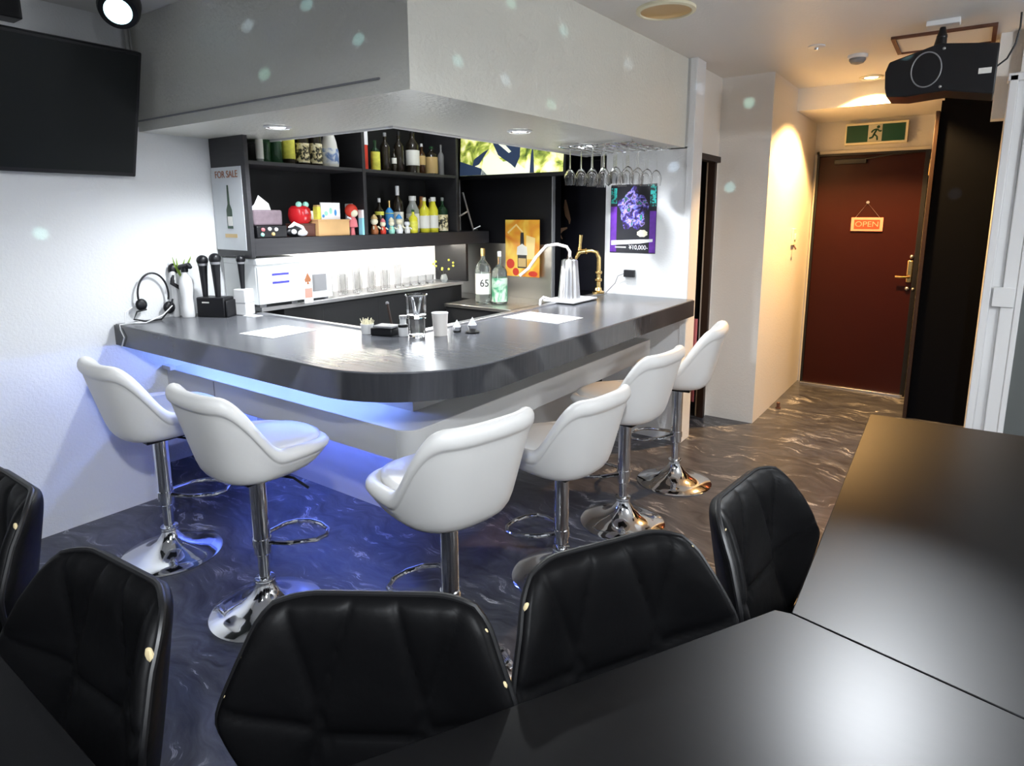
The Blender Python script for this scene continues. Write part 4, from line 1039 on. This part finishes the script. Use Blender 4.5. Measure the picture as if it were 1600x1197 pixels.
# corridor wall fittings
t = thing('intercom', 'cream wall switch with small hook on the corridor wall', 'switch', (-1.15, 5.42, 1.32))
obj('plate', MB().box(0, 0.018, -0.05, 0.05, -0.06, 0.07), 'cream', t, bevel=0.004)
obj('button', MB().box(0.018, 0.026, -0.02, 0.02, -0.02, 0.03), 'white', t, bevel=0.003)
obj('hook', MB().tube([(0.01, 0, -0.06), (0.03, 0.0, -0.09), (0.035, -0.03, -0.09)], 0.006, 8), 'trimb', t)
t = thing('door_stop', 'small dark door stop on the corridor floor by the left wall', 'door stop', (-1.085, 5.05, 0))
obj('base', MB().lathe([(0.02, 0), (0.02, 0.008)], 16), 'trimb', t)
obj('post', MB().lathe([(0.012, 0.008), (0.014, 0.045), (0.008, 0.05)], 16), 'trimb', t)
t = thing('pink_cloth', 'pink cloth hanging low inside the doorway beside the bar', 'cloth', (-1.62, 4.46, 0))
pc = MB(); cps = [(-0.07 + 0.012 * k, 0.008 * math.sin(k * 1.7)) for k in range(12)]
pc.add([(p[0], p[1], z) for z in (0.12, 0.75) for p in cps], [(i, i + 1, i + 13, i + 12) for i in range(11)])
po = obj('fabric', pc, 'pink', t); so = po.modifiers.new('solid', 'SOLIDIFY'); so.thickness = 0.003
obj('hook', MB().tube([(0.0, 0.0, 0.74), (0.0, 0.01, 0.80)], 0.004), 'black', t)

# ------------------------------------------------------------------ white bar stools
def smooth(a, b, x):
    x = max(0, min(1, (x - a) / (b - a)))
    return x * x * (3 - 2 * x)


def stool(loc, rz, seat_h, label):
    """seat_h = height of the shell's underside; front faces local +Y"""
    t = thing('bar_stool', label, 'bar stool', loc, rz, 'white leather bar stools round the counter')
    n = 56
    rings = []
    def dirp(k):
        a = 2 * PI * k / n            # 0 = back (-Y)
        return math.sin(a), -math.cos(a), (a if a <= PI else 2 * PI - a)
    prof = []
    for k in range(n):
        sx, sy, th = dirp(k)
        thd = math.degrees(th)
        e = 1.0 / ((abs(sx) / 0.232) ** 2.7 + (abs(sy) / (0.265 if sy > 0 else 0.215)) ** 2.7) ** (1 / 2.6)   # rim footprint
        hb = 0.355 - 0.225 * smooth(38, 88, thd) - 0.03 * smooth(95, 180, thd)
        flare = 1.0 + 0.20 * (1 - smooth(30, 80, thd))
        R = e * flare
        bo = min(0.058, (hb - 0.05) * 0.62)
        k_ = e / 0.235
        P = [(0.012, 0.0), (0.12, 0.002), (0.168 * k_, 0.008), (0.198 * k_, 0.034)]
        r0, z0 = 0.198 * k_, 0.034
        r1, z1 = R - 0.010, hb - bo - 0.006
        for q in (0.3, 0.65):
            P.append((r0 + (r1 - r0) * q, z0 + (z1 - z0) * q))
        P += [(r1, z1), (R - 0.011, z1 + 0.004), (R + 0.003, z1 + 0.014), (R + 0.005, hb - 0.018), (R - 0.010, hb + 0.002), (R - 0.034, hb), (R - 0.050, hb - 0.020)]
        zi = 0.095
        P.append((min(R - 0.05, e * 0.82 + (R - e) * 0.5), zi + max(0, hb - 0.03 - zi) * 0.5))
        P.append((e * 0.70, zi + 0.004))
        P.append((0.10, zi - 0.004))
        P.append((0.012, zi - 0.005))
        prof.append([(r * sx, r * sy, z) for r, z in P])
    m = len(prof[0])
    mb = MB()
    mb.add([prof[k][i] for i in range(m) for k in range(n)],
           [(i * n + k, i * n + (k + 1) % n, (i + 1) * n + (k + 1) % n, (i + 1) * n + k) for i in range(m - 1) for k in range(n)] + [tuple(range(n)), tuple(range((m - 1) * n, m * n))])
    mb.move((0, 0, seat_h))
    obj('seat_shell', mb, 'wleather', t, subd=1, ang=80)
    cu = MB()
    ring = []
    for (f, z) in ((0.95, 0.0), (1.0, 0.012), (0.99, 0.026), (0.90, 0.036), (0.6, 0.040), (0.02, 0.041)):
        for k in range(n):
            a = 2 * PI * k / n
            sx, sy = math.sin(a), -math.cos(a)
            e = 1.0 / ((abs(sx) / 0.165) ** 2.8 + (abs(sy) / (0.238 if sy > 0 else 0.15)) ** 2.8) ** (1 / 2.8)
            ring.append((e * f * sx, e * f * sy, z))
    cu.add(ring, [(i * n + k, i * n + (k + 1) % n, (i + 1) * n + (k + 1) % n, (i + 1) * n + k) for i in range(5) for k in range(n)] + [tuple(range(n)), tuple(range(5 * n, 6 * n))])
    cu.move((0, 0, seat_h + 0.088))
    obj('seat_cushion', cu, 'wleather', t, ang=80)
    jz = seat_h - 0.33
    obj('swivel_plate', MB().box(-0.08, 0.08, -0.08, 0.08, seat_h - 0.02, seat_h + 0.002), 'black', t, bevel=0.004)
    obj('gas_lift', MB().lathe([(0.021, 0.05), (0.021, jz + 0.02)], 24), 'chrome', t)
    obj('sleeve', MB().lathe([(0.026, jz - 0.005), (0.030, jz), (0.030, seat_h - 0.02)], 28), 'chrome', t)
    obj('base', MB().lathe([(0.205, 0.0), (0.207, 0.006), (0.20, 0.012), (0.15, 0.022), (0.09, 0.042), (0.055, 0.072), (0.036, 0.105), (0.033, 0.12), (0.036, 0.125), (0.036, 0.135), (0.025, 0.137)], 64), 'chrome', t)
    fz = jz + 0.045
    fr = [(-0.028, 0.01, fz), (-0.07, 0.07, fz - 0.015), (-0.108, 0.16, fz - 0.03), (-0.10, 0.215, fz - 0.035), (-0.06, 0.25, fz - 0.037), (0, 0.262, fz - 0.038),
          (0.06, 0.25, fz - 0.037), (0.10, 0.215, fz - 0.035), (0.108, 0.16, fz - 0.03), (0.07, 0.07, fz - 0.015), (0.028, 0.01, fz)]
    obj('footrest', MB().tube(fr, 0.009, 10).lathe([(0.034, fz - 0.016), (0.034, fz + 0.016)], 24), 'chrome', t)
    obj('height_lever', MB().tube([(0.03, 0.02, seat_h - 0.012), (0.13, 0.07, seat_h - 0.02), (0.19, 0.09, seat_h - 0.05)], 0.005, 8), 'black', t)
    return t


D = math.radians
stool((-2.80, 1.235, 0), D(-4), 0.572, 'white bar stool nearest the left wall')
stool((-2.08, 1.24, 0), D(-2), 0.568, 'white bar stool second from the left wall')
stool((-1.25, 1.375, 0), D(78), 0.585, 'white bar stool before the rounded counter corner')
stool((-1.262, 2.078, 0), D(84), 0.487, 'white bar stool set lowest, first along the right arm past the corner')
stool((-1.262, 2.66, 0), D(86), 0.545, 'white bar stool between the lowest stool and the one by the doorway')
stool((-1.235, 3.267, 0), D(99), 0.572, 'white bar stool farthest away, beside the dark doorway')

# ------------------------------------------------------------------ black dining chairs
def seg_dist(p, a, b):
    ax, az = a; bx, bz = b
    dx, dz = bx - ax, bz - az
    k = max(0, min(1, ((p[0] - ax) * dx + (p[1] - az) * dz) / (dx * dx + dz * dz)))
    return math.hypot(p[0] - ax - k * dx, p[1] - az - k * dz)


def chair(loc, rz, label, tears, wing=0.65, fold=1.0):
    t = thing('dining_chair', label, 'chair', loc, rz, 'black leather chairs at the tables')
    zb, zt = 0.43, 0.835
    def hw(v):
        a_ = 0.15 + 0.118 * (v / 0.55)
        b_ = 0.268 - 0.075 * ((v - 0.55) / 0.45)
        w = 0.5 * (a_ + b_ - math.sqrt((a_ - b_) ** 2 + 0.022 ** 2))
        if v > 0.90:
            w -= 0.014 * (((v - 0.90) / 0.10) ** 2)
        return w
    def yy(x, v):
        y = -0.205 - 0.075 * v
        a = max(0.0, abs(x) - 0.105)
        y += wing * fold * (math.sqrt(a * a + 0.03 ** 2) - 0.03) * (1.1 if v < 0.8 else 1.1 - 1.2 * (v - 0.8))
        return y
    def zz(u, v):
        return zb + (zt - zb) * v - 0.010 * abs(u) ** 6 * max(0, v - 0.5) * 2
    seams = [((-0.022, 0.89), (-0.105, 0.62)), ((0.022, 0.89), (0.105, 0.62)), ((-0.17, 0.87), (-0.075, 0.60)), ((0.17, 0.87), (0.075, 0.60)),
             ((-0.105, 0.62), (-0.26, 0.68)), ((0.105, 0.62), (0.26, 0.68)), ((-0.09, 0.61), (0.09, 0.61)), ((-0.09, 0.61), (-0.15, 0.44)), ((0.09, 0.61), (0.15, 0.44))]
    nu, nv = 64, 52
    fr = []; bk = []
    for j in range(nv + 1):
        v = j / nv
        for i in range(nu + 1):
            u = -1 + 2 * i / nu
            x = u * hw(v)
            z = zz(u, v)
            y = yy(x, v)
            th = 0.028 * (1 - abs(u) ** 7) ** 0.5 * (1 - abs(2 * v - 1) ** 9) ** 0.5 if abs(u) < 1 and 0 < v < 1 else 0.0
            dsm = min(seg_dist((x, z), a, b) for a, b in seams)
            puff = 0.007 * (1 - math.exp(-(dsm / 0.007) ** 1.0)) + 0.005 * (1 - math.exp(-(dsm / 0.04))) if th else 0
            g = 0.008 + th - 0.010 + puff if th else 0.006
            fr.append((x, y + g, z))
            bk.append((x, y - 0.006 - th * 0.9, z))
    mb = MB()
    W_ = nu + 1
    fs = [(j * W_ + i, j * W_ + i + 1, (j + 1) * W_ + i + 1, (j + 1) * W_ + i) for j in range(nv) for i in range(nu)]
    N_ = len(fr)
    fs2 = [tuple(q + N_ for q in f[::-1]) for f in fs]
    edge = []
    for i in range(nu):
        edge.append((i, i + 1)); edge.append((nv * W_ + i + 1, nv * W_ + i))
    for j in range(nv):
        edge.append(((j + 1) * W_, j * W_)); edge.append((j * W_ + nu, (j + 1) * W_ + nu))
    fs3 = [(a, a + N_, b + N_, b) for a, b in edge]
    mb.add(fr + bk, fs + fs2 + fs3)
    bo = obj('backrest', mb, 'bleather', t, ang=60)
    path = []
    for j in range(0, nv + 1, 2):
        path.append((hw(j / nv), yy(hw(j / nv), j / nv), zz(1, j / nv)))
    for i in range(nu - 3, 2, -3):
        u = -1 + 2 * i / nu
        path.append((u * hw(1), yy(u * hw(1), 1), zz(u, 1)))
    for j in range(nv, -1, -2):
        path.append((-hw(j / nv), yy(hw(j / nv), j / nv), zz(-1, j / nv)))
    obj('piping', MB().tube(path, 0.0065, 8), 'piping', bo)
    for (sd, v, r) in tears:
        x = sd * (hw(v) - 0.006)
        obj('torn_patch', MB().ball((x, yy(x, v) + 0.010, zz(sd, v)), r, 10, (0.8, 0.5, 1.2)), 'foam', bo)
    seat = MB()
    ns = 44; vs = []
    for (f, z) in ((0.90, 0.37), (0.99, 0.385), (1.0, 0.42), (0.97, 0.45), (0.85, 0.468), (0.5, 0.475), (0.03, 0.47)):
        for k in range(ns):
            a = 2 * PI * k / ns
            cx, sy = math.cos(a), math.sin(a)
            e = 1 / ((abs(cx) / 0.225) ** 4 + (abs(sy) / 0.215) ** 4) ** 0.25
            vs.append((e * f * cx, e * f * sy + 0.0, z))
    seat.add(vs, [(i * ns + k, i * ns + (k + 1) % ns, (i + 1) * ns + (k + 1) % ns, (i + 1) * ns + k) for i in range(6) for k in range(ns)] + [tuple(range(ns)), tuple(range(6 * ns, 7 * ns))])
    obj('seat', seat, 'bleather', t, ang=60)
    obj('seat_frame', MB().box(-0.15, 0.15, -0.15, 0.15, 0.352, 0.372).tube([(-0.10, -0.12, 0.36), (-0.10, -0.225, 0.40), (-0.10, -0.245, 0.60)], 0.010).tube([(0.10, -0.12, 0.36), (0.10, -0.225, 0.40), (0.10, -0.245, 0.60)], 0.010), 'black', t)
    for sx in (-1, 1):
        for sy in (-1, 1):
            obj('leg', MB().tube([(sx * 0.13, sy * 0.13, 0.36), (sx * 0.20, sy * 0.20, 0.0)], [0.016, 0.010], 12), 'black', t)
    return t


def place(cx, cy, ang_deg):
    """chair whose back's top middle is at (cx, cy), facing ang (deg from +Y, ccw)"""
    a = D(ang_deg)
    return (cx - math.sin(a) * 0.28 * -1 * -1, cy + math.cos(a) * 0.28, 0), a


def chair_at(cx, cy, deg, label, tears, **kw):
    a = D(deg)
    f = (-math.sin(a), math.cos(a))
    chair((cx + f[0] * 0.28, cy + f[1] * 0.28, 0), a, label, tears, **kw)


chair_at(-1.95, 0.50, 180, 'black leather chair cut by the left edge of the picture', [(-1, 0.9, 0.010), (-1, 0.6, 0.006)])
chair_at(-1.27, 0.47, 184, 'black leather chair at the left table with a torn upper corner', [(-1, 0.86, 0.014), (-1, 0.5, 0.006), (-1, 0.36, 0.006), (-1, 0.25, 0.009)])
chair_at(-0.80, 0.685, 213, 'large foreground black leather chair in the middle of the picture', [(-1, 0.92, 0.006), (-1, 0.72, 0.008), (-1, 0.50, 0.010), (1, 0.8, 0.005), (1, 0.65, 0.005)], wing=0.40)
chair_at(-0.55, 1.07, 240, 'black leather chair tucked in at the diagonal table edge', [(1, 0.90, 0.010), (-1, 0.95, 0.005)])
chair_at(-0.41, 1.53, 264, 'black leather chair tucked in at the far right table', [(1, 0.94, 0.005)])

# ------------------------------------------------------------------ tables
def table(name, poly, label, legs, org):
    t = thing(name, label, 'table', (org[0], org[1], 0))
    p = [(a - org[0], b - org[1]) for a, b in poly]
    obj('table_top', MB().prism(p, 0.672, 0.70), 'table', t, bevel=0.002)
    for (a, b) in legs:
        obj('leg', MB().box(a - org[0] - 0.02, a - org[0] + 0.02, b - org[1] - 0.02, b - org[1] + 0.02, 0, 0.672), 'black', t, bevel=0.002)
    return t


table('dining_table', [(-0.2165, 1.264), (0.56, 1.105), (0.56, 2.865), (-0.25, 2.828)], 'long black matt table running back along the right side',
      [(0.50, 1.3), (0.50, 2.78), (-0.18, 2.75)], (0.15, 2.0))
table('dining_table', [(-0.218, 1.2615), (-0.247, 1.255), (-0.594, 0.640), (-0.78, 0.32), (-0.78, -0.55), (0.56, -0.55), (0.56, 1.102)], 'large black matt corner table with a slanted edge under the camera',
      [(-0.65, -0.45), (0.48, -0.45), (0.48, 0.95)], (-0.1, 0.2))
table('dining_table', [(-0.785, 0.292), (-3.0, 0.31), (-3.0, -0.55), (-0.785, -0.55)], 'black matt table in the bottom left corner before the chairs',
      [(-2.9, 0.2), (-2.9, -0.45), (-0.9, -0.45)], (-1.9, -0.1))
